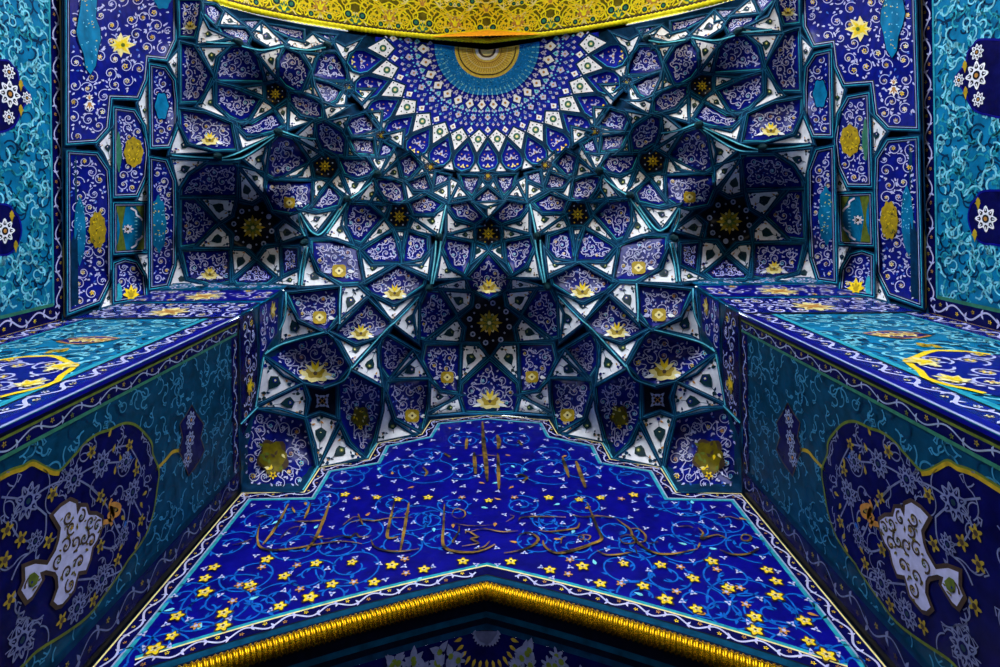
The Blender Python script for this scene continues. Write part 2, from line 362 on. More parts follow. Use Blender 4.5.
def facet(kind, poly, parent, seed, flag=''):
    poly = ccw(poly); rng = random.Random(seed)
    poly = offset(poly, {'s': 1.3, 'w': 1.5}.get(kind, .8))
    size = math.sqrt(abs(area(poly)))
    zz = zb([centroid(poly)])[0] / F
    c = centroid(poly)
    if kind == 's':
        depth = .27 * size * zz * (1.25 if 'D' in flag else 1)
        mp = facet_mapper(poly, depth, True); k = min(1.15, mp.inr / 8)
        fld = offset(poly, -2.0 * k)
        ink = Ink(); ink.fill(fld, 'cobalt', max(1.6, size / 15), -1.5)
        q = offset(poly, -3.6 * k); ink.clip = q
        r = min(7.5, mp.inr * .3) if mp.inr > 16 else min(4.9, max(1.9, mp.inr * .34))
        if size > 16: ink.line([(x, y) for x, y in offset(poly, -3.1 * k)], .5, 'midblue', .8)
        gp = None
        if 'g' in flag:
            lo = max(q, key=lambda v: v[1]); lo = (c[0] * .45 + lo[0] * .55, lo[1])
            gp = (c[0] + (lo[0] - c[0]) * .55, c[1] + (lo[1] - c[1]) * .5)
        if size > 13:
            # lobed cartouche following the outline
            base = subdivide(offset(poly, -mp.inr * .5), 1.2); n = len(base)
            per = max(4, int(n / 9)); ct = centroid(base)
            ink.line([(ct[0] + (x - ct[0]) * (1 + .16 * math.cos(2 * PI * per * i / n)), ct[1] + (y - ct[1]) * (1 + .16 * math.cos(2 * PI * per * i / n))) for i, (x, y) in enumerate(base)], .8, 'lilac', 1.2)
        vines(ink, q, r, rng, w=.72, tries=420)
        if gp:
            R = mp.inr
            def spot(c, rx, ry, m, lay, n=7, a0=0.0, amp=.14):
                ink.fill(ccw([(c[0] + rx * (1 + amp * math.cos(n * 2 * PI * i / 28)) * math.cos(a0 + 2 * PI * i / 28), c[1] + ry * (1 + amp * math.cos(n * 2 * PI * i / 28)) * math.sin(a0 + 2 * PI * i / 28)) for i in range(28)]), m, 3, lay)
            if 'O' in flag:                          # broad olive-gold cloud leaf
                g0 = (c[0] + (gp[0] - c[0]) * .3, c[1] + (gp[1] - c[1]) * .3)
                spot(g0, R * .42, R * .5, 'brown', 3, 5, .4); spot(g0, R * .36, R * .44, 'gold_dark', 3.6, 6, .9)
                for _ in range(16): ink.leaf((g0[0] + rng.uniform(-.3, .3) * R, g0[1] + rng.uniform(-.36, .36) * R), rng.uniform(0, 6), R * .16, R * .08, rng.choice(('yellow', 'cream', 'olive', 'brown')), 4.4)
                ink.flower((g0[0], g0[1] + R * .5), R * .12, 'yellow', 'brown', 4.6)
            elif 'S' in flag:                        # square gold cartouche
                spot(gp, R * .4, R * .36, 'ochre', 3, 4, PI / 4, .1); spot(gp, R * .2, R * .18, 'cream', 3.8, 4, 0); ink.disc(gp, R * .07, 'brown', 4.4, 6)
                ink.leaf((gp[0] + R * .45, gp[1]), .2, R * .4, R * .2, 'white', 3); ink.leaf((gp[0] - R * .45, gp[1]), PI - .2, R * .4, R * .2, 'lilac', 3)
            else:                                    # gold bud on a pale cup
                k2 = 1.25 if 'G' in flag else 1  # on the eye shield the cream cup also paints in its glare
                spot((gp[0], gp[1] + R * .12), R * .5 * k2, R * .22 * k2, 'cream', 3, 7); spot(gp, R * .3 * k2, R * .2 * k2, 'ochre', 3.6, 5, -PI / 2)
                for a2 in (-.9, -.3, .3, .9): ink.leaf((gp[0], gp[1]), -PI / 2 + a2, R * .44 * k2, R * .16, 'yellow' if abs(a2) < .5 else 'cream', 4.2)
                ink.disc((gp[0], gp[1] + R * .05), R * .09, 'brown', 4.8, 6)
                for a2 in (-1, 1): ink.leaf((gp[0] + a2 * R * .4, gp[1] + R * .18), PI / 2 - a2 * 1.3, R * .45, R * .16, 'white', 3.4)
        o = ink.build('shield_panel', mp, parent)
        border('tile_border', poly, mp, o, k)
    elif kind == 'w':
        depth = .05 * size * zz
        mp = facet_mapper(poly, depth); k = min(1.0, mp.inr / 5)
        fld = offset(poly, -1.3 * k)
        ink = Ink(); ink.fill(fld, 'white', max(2.2, size / 8), 0)
        q = offset(poly, -2.2 * k); ink.clip = q
        far = max(poly, key=lambda v: math.hypot(v[0] - c[0], v[1] - c[1]))
        a = math.atan2(far[1] - c[1], far[0] - c[0]); L = mp.inr
        if L > 2.4:
            ink.ribbon([(c[0] - L * .9 * math.cos(a), c[1] - L * .9 * math.sin(a)), (c[0] + L * 1.6 * math.cos(a), c[1] + L * 1.6 * math.sin(a))], .5, 'teal', 1)
            ink.leaf((c[0] - L * .5 * math.cos(a), c[1] - L * .5 * math.sin(a)), a, L * 1.25, L * .95, 'darkgreen', 2)
            ink.disc((c[0] - L * .12 * math.cos(a), c[1] - L * .12 * math.sin(a)), L * .2, 'olive' if rng.random() < .6 else 'cobalt', 3)
            ink.disc((c[0] - L * .12 * math.cos(a), c[1] - L * .12 * math.sin(a)), L * .09, 'cream', 3.5, 6)
            for v in poly:
                d = math.hypot(v[0] - c[0], v[1] - c[1]); b = math.atan2(v[1] - c[1], v[0] - c[0])
                for t, sgn in ((.45, 1), (.58, -1), (.7, 1)):
                    if d * t > L * .9:
                        p = (c[0] + d * t * math.cos(b), c[1] + d * t * math.sin(b))
                        ink.leaf(p, b + sgn * .9, L * .42, L * .26, rng.choice(('teal', 'darkgreen', 'darkgreen', 'cobalt')), 2)
                        ink.leaf(p, b - sgn * 2.2, L * .34, L * .16, rng.choice(('teal', 'amber')), 2)
        o = ink.build('kite_panel', mp, parent)
        border('tile_border', poly, mp, o, k, True)
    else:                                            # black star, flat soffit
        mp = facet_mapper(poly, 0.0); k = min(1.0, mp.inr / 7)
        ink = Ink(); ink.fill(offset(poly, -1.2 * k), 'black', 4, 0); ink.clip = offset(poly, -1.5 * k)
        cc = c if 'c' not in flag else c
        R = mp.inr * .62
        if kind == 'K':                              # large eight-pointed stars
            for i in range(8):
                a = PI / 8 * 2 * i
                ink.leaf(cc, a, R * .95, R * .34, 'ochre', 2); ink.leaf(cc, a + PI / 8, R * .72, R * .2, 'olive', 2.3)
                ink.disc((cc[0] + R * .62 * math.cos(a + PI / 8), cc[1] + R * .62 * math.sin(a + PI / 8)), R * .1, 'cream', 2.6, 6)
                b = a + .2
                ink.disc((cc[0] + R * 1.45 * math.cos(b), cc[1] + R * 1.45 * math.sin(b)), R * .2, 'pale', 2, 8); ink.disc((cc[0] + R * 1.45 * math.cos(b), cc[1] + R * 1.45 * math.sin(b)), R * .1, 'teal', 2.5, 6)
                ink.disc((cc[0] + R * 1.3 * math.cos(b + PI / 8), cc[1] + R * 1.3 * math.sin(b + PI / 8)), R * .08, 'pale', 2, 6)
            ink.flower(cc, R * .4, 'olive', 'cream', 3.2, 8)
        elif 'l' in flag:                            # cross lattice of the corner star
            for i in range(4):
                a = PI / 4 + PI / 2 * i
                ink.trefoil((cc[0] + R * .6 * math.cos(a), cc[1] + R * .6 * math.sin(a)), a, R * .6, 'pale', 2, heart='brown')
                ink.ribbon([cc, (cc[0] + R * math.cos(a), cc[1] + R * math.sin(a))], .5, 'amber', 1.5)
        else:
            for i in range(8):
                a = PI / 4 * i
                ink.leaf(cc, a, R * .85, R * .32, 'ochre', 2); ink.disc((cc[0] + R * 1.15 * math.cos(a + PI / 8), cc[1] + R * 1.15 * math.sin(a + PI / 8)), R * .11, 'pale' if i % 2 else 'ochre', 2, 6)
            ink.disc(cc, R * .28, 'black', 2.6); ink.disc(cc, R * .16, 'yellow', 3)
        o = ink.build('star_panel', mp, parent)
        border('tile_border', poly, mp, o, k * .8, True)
    return o

def parse(t): return [tuple(float(v) for v in p.split(',')) for p in t.split()]

# every cell: key, label, [(kind, flags, outline)], in the left half; {S}/{O} become left/right
CELLS = [
('corner', 'lowest corner niche with small black four-pointed star against {S} recess wall', [
 ('s', 'gO', '241,425 256,410 280,411 305,419 313,445 316,466 302,490 241,490'),
 ('w', '', '257,407 303,385 308,399 304,417'), ('w', '', '307,419 320,414 337,420 318,464'),
 ('k', 'l', '304,384 323,388 337,384 338,401 338,419 320,413 306,418 308,399'),
 ('w', '', '264,358 301,383 258,404'),
 ('s', 'gO', '350,371 382,388 381,410 374,438 367,457 349,442 339,417 339,384'),
 ('w', '', '341,428 349,444 362,457 321,466'), ('w', '', '352,369 379,341 377,358 381,384')]),
('eye', 'large eye-shaped blue shield with gold palmette above corner star, {S} side', [
 ('s', 'gG', '265,355 290,341 325,333 338,343 350,365 342,380 323,387 303,382 285,374'),
 ('w', '', '285,301 297,321 321,333 281,343')]),
('step', 'stepped group of dark shields beside {S} edge of central star niche, touching inscription wall', [
 ('s', 'gS', '389,381 428,380 427,405 421,432 413,431 396,420 387,395'),
 ('w', '', '386,393 394,420 418,433 378,441'), ('w', '', '392,379 428,377 413,353'),
 ('s', '', '386,335 417,353 390,379 381,366 380,348'), ('w', '', '394,323 418,299 417,340')]),
('bracket', 'two blue shields joined by white kite above {S} pier corner', [
 ('s', 'gS', '288,294 339,288 338,315 327,331 300,321'), ('w', '', '342,288 357,287 367,296 341,323'),
 ('s', 'gG', '367,299 391,323 386,333 356,344 331,331 338,325'), ('w', '', '335,336 356,346 383,337 352,366')]),
('lens', 'lens-shaped blue shield hanging {S} of the central star niche', [
 ('s', 'gG', '363,284 396,265 425,277 423,285 394,304 373,294'), ('w', '', '375,296 394,306 417,296 393,321'),
 ('w', '', '362,253 373,265 393,265 366,281'), ('w', '', '405,265 422,262 430,253 427,277')]),
('hang', 'blue shield panel hanging between large {S} star niche and pier top', [
 ('s', 'gS', '312,241 336,241 357,249 363,282 342,283 318,271 313,256'), ('w', '', '310,256 318,273 334,284 300,286'),
 ('w', '', '302,247 307,247 298,284')]),
('bigstar', 'deep dark niche with large eight-pointed star beside {S} wall', [
 ('s', 'D', '182,188 190,175 207,164 237,164 238,196 181,196'), ('w', '', '173,160 203,162 187,174 179,187'),
 ('w', '', '240,171 260,198 252,203 239,200'), ('w', '', '241,168 263,174 263,192'), ('w', '', '245,159 268,145 264,174'),
 ('s', 'D', '181,199 197,199 217,223 196,244 181,246'), ('w', '', '198,199 235,201 232,215 221,222'),
 ('w', '', '198,246 221,225 231,235 230,247'),
 ('K', '', '220,224 233,216 237,200 252,204 262,198 268,211 283,221 276,229 280,244 265,247 257,259 245,249 232,248 231,235'),
 ('w', '', '276,229 284,222 301,234 279,242'), ('w', '', '233,249 246,250 255,259 232,278'), ('w', '', '258,258 265,247 279,246 279,276'),
 ('s', 'Dg', '182,251 229,250 231,281 213,284 188,278'), ('s', '', '256,261 274,277 267,283 237,283 234,279'),
 ('s', '', '282,247 298,248 298,268 283,275'), ('w', '', '276,283 297,272 298,285'), ('w', '', '178,259 184,279 204,285 169,289')]),
('goldleaf', 'blue shield with gold leaf between large and small stars on {S} side', [
 ('s', 'gS', '267,181 312,181 311,203 299,211 290,213 273,210 266,195'), ('w', '', '302,212 316,215 331,212 316,231'),
 ('w', '', '290,217 299,214 304,231')]),
('smallstar', 'niche with small gold-rosette star uphill of large {S} star niche', [
 ('s', 'D', '279,135 293,139 308,160 299,173 275,178 268,174 265,160 269,146'), ('w', '', '281,179 310,164 313,178'),
 ('w', '', '298,142 320,154 311,160'), ('k', '', '311,161 321,155 325,151 337,157 338,168 330,181 322,178 314,178'),
 ('w', '', '316,179 328,181 314,201'), ('s', '', '329,184 341,197 338,205 320,210 311,208'), ('w', '', '340,174 349,196 331,183'),
 ('w', '', '313,123 315,138 320,151 297,137')]),
('rowstar', 'niche with small star in mid row between central and {S} star niches', [
 ('s', 'D', '349,204 370,205 383,217 361,242 352,239 344,224'), ('w', '', '372,204 389,206 386,216'), ('w', '', '363,244 384,221 392,229'),
 ('k', '', '391,204 408,204 413,217 407,230 393,229 385,218'), ('s', '', '367,247 393,231 398,242 400,262 372,263 362,251'),
 ('w', '', '395,230 406,230 401,252'), ('s', '', '407,231 427,238 428,252 421,263 403,262'), ('w', '', '412,219 433,234 409,229')]),
('swallow', 'small swallow-shaped shield and white kites uphill of mid-row star, {S} side', [
 ('s', '', '339,159 368,158 374,170 366,177 356,179 345,173'), ('w', '', '343,177 357,181 368,178 353,199'),
 ('w', '', '341,207 344,207 328,230'), ('w', '', '344,212 344,226 351,242 327,235')]),
('boat', 'boat-shaped blue shield touching mid-row star on its inner side, {S} half', [
 ('s', '', '408,203 424,194 442,204 433,214 414,214'), ('w', '', '415,217 434,216 443,211 438,233'),
 ('w', '', '438,278 442,256 450,269 463,277')]),
('ladder', 'shield and fan of white kites below dome, second cell from centre on {S} half', [
 ('s', '', '377,180 390,179 402,184 405,200 398,203 386,202 378,192'), ('w', '', '373,182 378,193 385,202 360,199'),
 ('w', '', '384,176 397,163 401,178'), ('w', '', '394,154 397,162 381,175'), ('w', '', '371,159 385,159 380,170')]),
('fan', 'small dark star niche with fanned panels just under dome rim, {S} of centre', [
 ('s', 'D', '399,160 410,154 421,165 409,178 402,175'), ('w', '', '410,180 422,168 425,173'), ('k', '', '421,164 431,162 441,169 434,172 427,171 424,168'),
 ('s', '', '408,181 426,174 431,187 427,191 414,191'), ('w', '', '427,172 434,172 432,188'), ('s', '', '436,173 449,176 447,182 434,189'),
 ('w', '', '405,184 413,192 430,192 409,200'), ('w', '', '432,191 447,184 447,199'), ('w', '', '422,157 428,162 422,164')]),
('wing', 'wing-shaped blue shield beside central small star on {S} half', [
 ('s', '', '450,202 467,199 484,217 475,224 457,219 450,210'), ('w', '', '448,211 455,220 474,226 448,233'),
 ('w', '', '451,180 457,183 451,195'), ('w', '', '459,187 468,198 452,201')]),
('rim', 'dark hooded cell under dome rim, third star from centre on {S} half', [
 ('s', 'D', '347,124 352,118 368,113 379,128 370,133 353,136'), ('s', '', '349,138 373,138 375,155 356,153'),
 ('w', '', '359,137 374,132 375,138'), ('w', '', '376,139 381,141 377,155'), ('s', '', '382,142 393,148 390,154 379,157'),
 ('k', '', '376,132 384,131 389,137 382,141 376,138'), ('w', '', '387,136 402,132 401,145'), ('w', '', '370,114 380,113 379,126')]),
('slope', 'blue shield on slope between dome rim and small star, {S} half', [
 ('s', '', '317,124 325,121 340,130 346,140 345,155 332,155 322,148 316,136'), ('w', '', '347,143 351,152 357,157 346,157'),
 ('w', '', '330,122 347,118 343,130')]),
('highstar', 'tall niche with gold-rosette star near the arch on {S} side', [
 ('s', 'D', '215,76 219,58 232,47 245,46 256,54 264,81 217,80'), ('w', '', '241,89 263,86 263,97'),
 ('s', '', '215,83 239,89 261,98 249,118 241,121 230,116 216,104'), ('w', '', '250,120 264,101 273,109'),
 ('s', '', '239,123 252,124 274,111 283,125 272,131 248,137 241,130'), ('w', '', '276,109 286,102 286,126'),
 ('k', '', '264,84 274,82 285,88 288,95 286,102 277,107 265,100'), ('w', '', '262,61 275,80 266,82'), ('w', '', '259,55 280,49 276,61 276,76')]),
('plume', 'pair of blue shields uphill of tall star niche, {S} side', [
 ('s', '', '286,48 300,52 311,70 305,87 299,92 286,85 278,75 279,60'), ('w', '', '303,54 316,55 312,68'),
 ('w', '', '311,74 313,86 319,98 304,92'), ('s', '', '290,93 301,94 321,101 322,117 314,119 301,116 290,105'),
 ('w', '', '291,107 300,117 313,120 290,127')]),
('hood', 'dark hooded shield next to dome rim near the arch, {S} half', [
 ('s', 'D', '313,76 317,60 325,53 335,53 345,65 347,80 327,80'), ('s', '', '313,79 327,83 342,89 336,100 326,105 316,97'),
 ('w', '', '326,81 342,82 341,87'), ('w', '', '346,91 344,104 337,104'), ('k', '', '343,85 349,82 354,88 349,95 344,91'),
 ('w', '', '324,104 335,108 346,107 328,118'), ('w', '', '347,66 354,70 351,79'), ('w', '', '352,91 371,91 362,101'), ('w', '', '372,203 378,192 384,203')]),
('wallshield', 'hexagon-like blue shield with turquoise bud against {S} wall', [
 ('s', 't', '181,43 197,47 212,76 200,101 181,102'), ('w', '', '202,18 208,30 227,38 198,43'), ('w', '', '198,48 226,48 218,57 214,73'),
 ('w', '', '214,85 214,104 226,117 198,106'), ('s', 'g', '179,0 202,0 201,15 194,37 180,36')]),
('walleaf', 'blue shield with pale rosette above large star niche, next to {S} wall', [
 ('s', 'g', '180,110 205,113 231,124 236,149 215,150 188,143 181,126'), ('w', '', '178,127 187,145 214,152 171,153'),
 ('w', '', '238,130 246,137 270,136 243,147')]),
('archrow', 'row of small blue shields and white kites along gold rope, {S} side', [
 ('s', '', '204,4 215,5 222,12 216,25 205,14'), ('w', '', '225,12 242,25 221,24'), ('s', '', '219,27 244,28 251,35 247,44 223,33'),
 ('s', '', '243,21 259,21 260,30 248,27'), ('w', '', '262,23 272,33 283,43 270,46 256,38 253,33'), ('s', '', '265,24 280,27 303,31 303,40 290,37 277,31'),
 ('w', '', '290,40 303,43 313,35 326,42 318,46 300,51 286,45'), ('w', '', '304,52 321,47 321,54'), ('s', '', '316,34 335,36 331,43 321,40'),
 ('w', '', '336,43 345,48 358,42 345,61'), ('w', '', '205,45 230,39 230,44')]),
]
CENTRE = [   # cells on the axis: half outlines for the pairs, 'c' entries are half outlines closed by mirroring
('midstar', 'central deep niche with large eight-pointed star above the inscription', [
 ('s', 'D', '427,291 441,292 456,316 429,339 419,337 416,315'), ('w', '', '443,292 472,294 471,305 459,315'), ('w', '', '430,339 456,319 463,328 461,341'),
 ('s', 'gS', '426,345 460,345 458,392 441,390 430,375 423,360'), ('w', '', '463,345 478,345 485,356 462,378'),
 ('w', '', '431,384 441,393 456,396 431,408'), ('w', '', '432,414 457,398 462,411'), ('w', '', '438,287 464,280 468,289')],
 [('s', 'gG', '487.5,360 463,384 461,396 465,411 487.5,412'), ('K', '', '487.5,300 474,292 471,306 457,316 464,328 461,343 479,344 487.5,356')]),
('midshield', 'diamond-shaped blue shield with gold bud between the two central stars', [
 ('w', '', '450,235 474,229 473,240'), ('s', 'D', '446,238 473,243 472,256 464,274 451,267 443,248'), ('w', '', '475,243 484,246 486,250 473,260')],
 [('s', 'gG', '487.5,253 467,278 469,288 487.5,298'), ('k', '', '487.5,218 477,224 475,235 478,244 487.5,249')]),
('topcell', 'small central cell with white kites directly under the dome rim', [
 ('s', 'D', '461,176 481,177 479,182 472,195 464,188'), ('w', '', '481,181 485,187 477,194')],
 [('s', '', '487.5,187 475,198 475,201 487.5,205'), ('w', '', '475,203 487.5,207 487.5,216'), ('k', '', '487.5,172 478,174 482,178 487.5,181')]),
]
NODES = {'bigstar': ['218,156'], 'smallstar': ['278,132'], 'hang': ['304,243'], 'lens': ['429,288'], 'highstar': ['238,42'], 'hood': ['327,45'], 'swallow': ['347,199'], 'boat': ['439,237'], 'ladder': ['377,174']}
RIBS = {'goldleaf': ['300,213 305,222 311,231 318,235', '339,210 331,222 323,232 318,235', '299,213 300,224 305,236'], 'boat': ['446,205 443,220 440,236', '436,241 435,256 431,284', '441,241 439,256 433,284'],
        'hang': ['305,247 301,266 299,285', '308,247 304,268 302,285'], 'swallow': ['347,202 338,216 327,233', '372,182 360,192 349,199'], 'bigstar': ['172,155 195,157 217,158', '222,158 240,152 275,134', '222,160 244,157 274,137'],
        'archrow': ['206,42 222,43 236,43', '242,46 262,50 284,46', '290,48 310,50 326,47'], 'smallstar': ['282,131 300,137 316,139'], 'bracket': ['286,292 284,320 266,353', '341,286 340,306 340,324'],
        'corner': ['264,357 259,388 256,407', '258,407 250,415 241,424', '318,466 311,478 303,490', '367,458 372,450 377,443'], 'eye': ['265,354 282,344 324,332', '352,366 344,380 324,388'], 'lens': ['395,322 384,332 352,368', '419,297 408,309 395,322']}
def boss(p, parent):
    c = p; z = float(zb([c])[0]); r = 4.2 * z / F
    X = unproject(np.array([c]), [z])[0]; vs = []; fs = []
    for q, dz in ((1.0, .10), (.95, -.05), (.6, -.2), (.25, -.3)):
        for i in range(8): vs.append((X[0] + r * q * math.cos(PI / 4 * i), X[1] + r * q * math.sin(PI / 4 * i), X[2] + dz))
    for j in range(3):
        for i in range(8): fs.append((j * 8 + i, j * 8 + (i + 1) % 8, j * 8 + 8 + (i + 1) % 8, j * 8 + 8 + i))
    fs.append(tuple(range(24, 32)))
    me = bpy.data.meshes.new('hanging_boss'); me.from_pydata(vs, [], fs); me.materials.append(MATS['darkgreen']); me.update()
    o = bpy.data.objects.new('hanging_boss', me); C.objects.link(o); o.parent = parent
def rib(path, parent):
    ink = Ink(); q = smooth(path, 6); ink.ribbon(q, 2.6, 'teal', 3.4); ink.ribbon(q, 1.6, 'turq_line', 5.2); ink.ribbon(q, .55, 'cyan', 6.4)
    ink.build('glazed_rib', lambda P, L: unproject(P, zb(P) - L * EPS), parent)
seed = 1
for key, label, fs in CELLS:
    for S in (0, 1):
        t = thing('muqarnas_cell', label.replace('{S}', ('left', 'right')[S]), 'muqarnas cell', 'tiled cells of the honeycomb vault')
        for i, (k, fl, pts) in enumerate(fs):
            p = sym(parse(pts))
            o = facet(k, mir(p) if S else p, t, seed + i, fl)
        for pts in NODES.get(key, ()): q = sym(parse(pts)); boss((mir(q) if S else q)[0], t)
        for pts in RIBS.get(key, ()): q = sym(parse(pts)); rib(mir(q) if S else q, t)
    seed += 50
for key, label, pairs, mids in CENTRE:
    t = thing('muqarnas_cell', label, 'muqarnas cell', 'tiled cells of the honeycomb vault')
    for i, (k, fl, pts) in enumerate(pairs):
        p = sym(parse(pts)); facet(k, p, t, seed + i, fl); facet(k, mir(p), t, seed + i, fl)
    for i, (k, fl, pts) in enumerate(mids):
        p = sym(parse(pts)); facet(k, p + [q for q in reversed(mir(p)) if abs(q[0] - CX) > .1], t, seed + 30 + i, fl)
    seed += 50

# backing shell of the vault
half = [(CX, 414), (429, 420), (420, 434), (376, 443), (367, 459), (318, 467), (302, 491), (240, 491), (240, 424), (257, 405), (264, 356), (280, 342), (284, 290), (168, 289), (62, 322), (62, -60), (150, -30), (180, -13), (215, 4), (260, 16), (300, 24), (350, 32), (400, 38), (445, 42), (CX, 45)]
half = sym(half)
shell_poly = ccw(half + [q for q in reversed(mir(half)) if abs(q[0] - CX) > .1])
ink = Ink(); ink.fill(shell_poly, 'teal', 9, 0)
def shell_map(P, L):
    d = np.clip(edge_dist(shell_poly, P) / 14, 0, 1)
    dd = np.hypot(P[:, 0] - CX, P[:, 1] - 50) / (1 + .175 * np.degrees(np.abs(np.arctan2(P[:, 0] - CX, P[:, 1] - 50))).clip(0, 100) / 92)
    up = 3.5 * np.clip((127 - dd) / 40, 0, 1)
    return unproject(P, zb(P) + .5 * d + up)
o = ink.build('ceiling', shell_map); tag(o, 'dark teal shell behind the honeycomb cells', kind='structure')

# ------------------------------------------------------------------ sunburst half dome
def dome_z(P):
    dx = P[:, 0] - CX; dy = P[:, 1] - 50
    th = np.degrees(np.abs(np.arctan2(dx, dy))); s = 1 + .175 * np.minimum(th, 100) / 92
    r = np.hypot(dx, dy) / s / 122
    return 22.0 + 3.3 * (1 - np.clip(r, 0, 1.1) ** 1.7)
def dome_map(P, L): return unproject(P, dome_z(P) - L * .012)
dome = thing('sunburst_dome', 'tiled half dome with gold sun disc and rings of white diamonds under the gold arch', 'dome')
def arc_poly(r, a0=-98, a1=98, n=60): return [ringpt(r, a0 + (a1 - a0) * i / n) for i in range(n + 1)]
ink = Ink()
TH = 98
def band(ink, r0, r1, m, layer, n=64, steps=3):
    for k in range(steps):
        ra, rb_ = r0 + (r1 - r0) * k / steps, r0 + (r1 - r0) * (k + 1) / steps
        b = len(ink.v)
        for i in range(n + 1):
            th = -TH + 2 * TH * i / n; ink.v += [ringpt(ra, th), ringpt(rb_, th)]; ink.l += [layer] * 2
        for i in range(n): ink.f.append((b + 2 * i, b + 2 * i + 1, b + 2 * i + 3, b + 2 * i + 2)); ink.m.append(m)
band(ink, 44, 90, 'dome_blue', 0, steps=16); band(ink, 90, 95, 'dome_blue', 0, steps=1); band(ink, 95, 126, 'teal', -32, steps=3); band(ink, 26, 44.5, 'cerulean', .2, steps=9); 
rng = random.Random(5)
def diamond(ink, r, th, a, b, m, mc, layer=2):
    def pt(dr, dt): return ringpt(r + dr, th + math.degrees(dt / r))
    q = [pt(b, 0), pt(.15 * b, a), pt(-b, 0), pt(.15 * b, -a)]
    ink.poly(q, m, layer)
    if mc: ink.disc(ringpt(r, th), min(a, b) * .36, mc, layer + 1, 6)
st = 12.3
for k in range(-16, 17):
    th = k * st / 2
    odd = k % 2
    if odd:
        diamond(ink, 54, th, 4.0, 5.2, 'white', 'amber'); diamond(ink, 54, th, 5.0, 6.3, 'teal', None, 1)
        diamond(ink, 69, th, 1.6, 2.2, 'pale', 'teal'); diamond(ink, 46.5, th, 1.0, 1.8, 'lilac', None); diamond(ink, 61.5, th, 1.2, 1.6, 'cyan', None)
        for d in (-1.9, 1.9): diamond(ink, 74, th + d, 1.5, 1.8, 'lilac', 'amber')
    else:
        diamond(ink, 67, th, 3.1, 3.6, 'lilac', 'amber'); diamond(ink, 67, th, 3.8, 4.5, 'deep_blue', None, 1)
        diamond(ink, 79.5, th, 3.0, 3.4, 'white', 'amber'); diamond(ink, 73.5, th, 1.2, 1.5, 'cyan', None); diamond(ink, 59, th, 2.2, 2.6, 'cyan', 'green')
        diamond(ink, 86, th, 1.4, 1.6, 'lilac', None); diamond(ink, 48, th, 1.8, 2.2, 'lilac', 'cobalt')
for k in range(-32, 33):
    th = k * st / 4 + st / 8
    if abs(th) < TH: diamond(ink, 60.5, th, 1.2, 1.5, 'lilac', None); diamond(ink, 72, th, 1.0, 1.2, 'midblue', None); diamond(ink, 50, th, .9, 1.2, 'lilac', None); diamond(ink, 64.5, th, .8, 1.0, 'cyan', None); diamond(ink, 83, th, .9, 1.1, 'midblue', None)
for k in range(-15, 16):
    th = k * st / 2
    for r0 in (44, 42, 38): 
        if abs(th) < 96: ink.leaf(ringpt(r0, th), math.atan2(*(lambda a, b: (b[1] - a[1], b[0] - a[0]))(ringpt(30, th), ringpt(40, th))), 4, 1.4, 'ink' if r0 == 44 else 'cyan', 1.4)
for _ in range(260):
    th, r0 = rng.uniform(-96, 96), rng.uniform(28, 43); ink.disc(ringpt(r0, th), rng.uniform(.25, .55), rng.choice(('cyan', 'cyan', 'deep_blue')), 1.5, 5)
ink.build('dome_field', dome_map, dome)
ink = Ink(); band(ink, 0, 27, 'sun_gold', .5, steps=14)
for k in range(-30, 31):
    th = k * 3.2
    if k % 2: ink.ribbon([ringpt(13 + j, th) for j in range(10)], .5, 'amber', 3)
    ink.disc(ringpt(24.4, th + 1.6), .85, 'brown', 3, 5); ink.disc(ringpt(17.5, th + 1.6), .6, 'cream', 3.2, 5); ink.disc(ringpt(27, th), .95, 'sun_gold', 1.2, 6)
for k in range(-20, 21): ink.disc(ringpt(22, k * 4.8), .6, 'cream', 1.9, 5)
band(ink, 7.5, 10, 'white', 2, steps=1); band(ink, 5.5, 7.5, 'brown', 2.2, steps=1); band(ink, 0, 5.5, 'cream', 2.3, steps=1); band(ink, 12, 12.8, 'amber', 2, steps=1)
ink.build('sun_disc', dome_map, dome)
for k in range(-8, 8):                              # white kites, then the ring of pointed shields
    th = (k + .5) * st
    if abs(th) > 96: continue
    q = ccw([ringpt(103, th), ringpt(87, th - 5.9), ringpt(78, th), ringpt(87, th + 5.9)])
    ink = Ink(); ink.fill(offset(q, .9), 'teal', 4, 3); ink.fill(offset(q, -.9), 'white', 4, 5); KL = 3
    c = ringpt(88.5, th); ink.disc(c, 3.6, 'ink', 7, 10); ink.disc(c, 3.0, 'green', 8, 10); ink.disc(c, 1.5, 'cream', 9, 8)
    for dr, dt in ((6.5, 0), (-5.5, 0), (-1.5, 4.2), (-1.5, -4.2), (-4, 2.4), (-4, -2.4), (3.5, 2.3), (3.5, -2.3)): ink.disc(ringpt(88.5 + dr, th + dt), .8, 'darkgreen', 7, 5)
    ink.build('dome_kite', dome_map, dome)
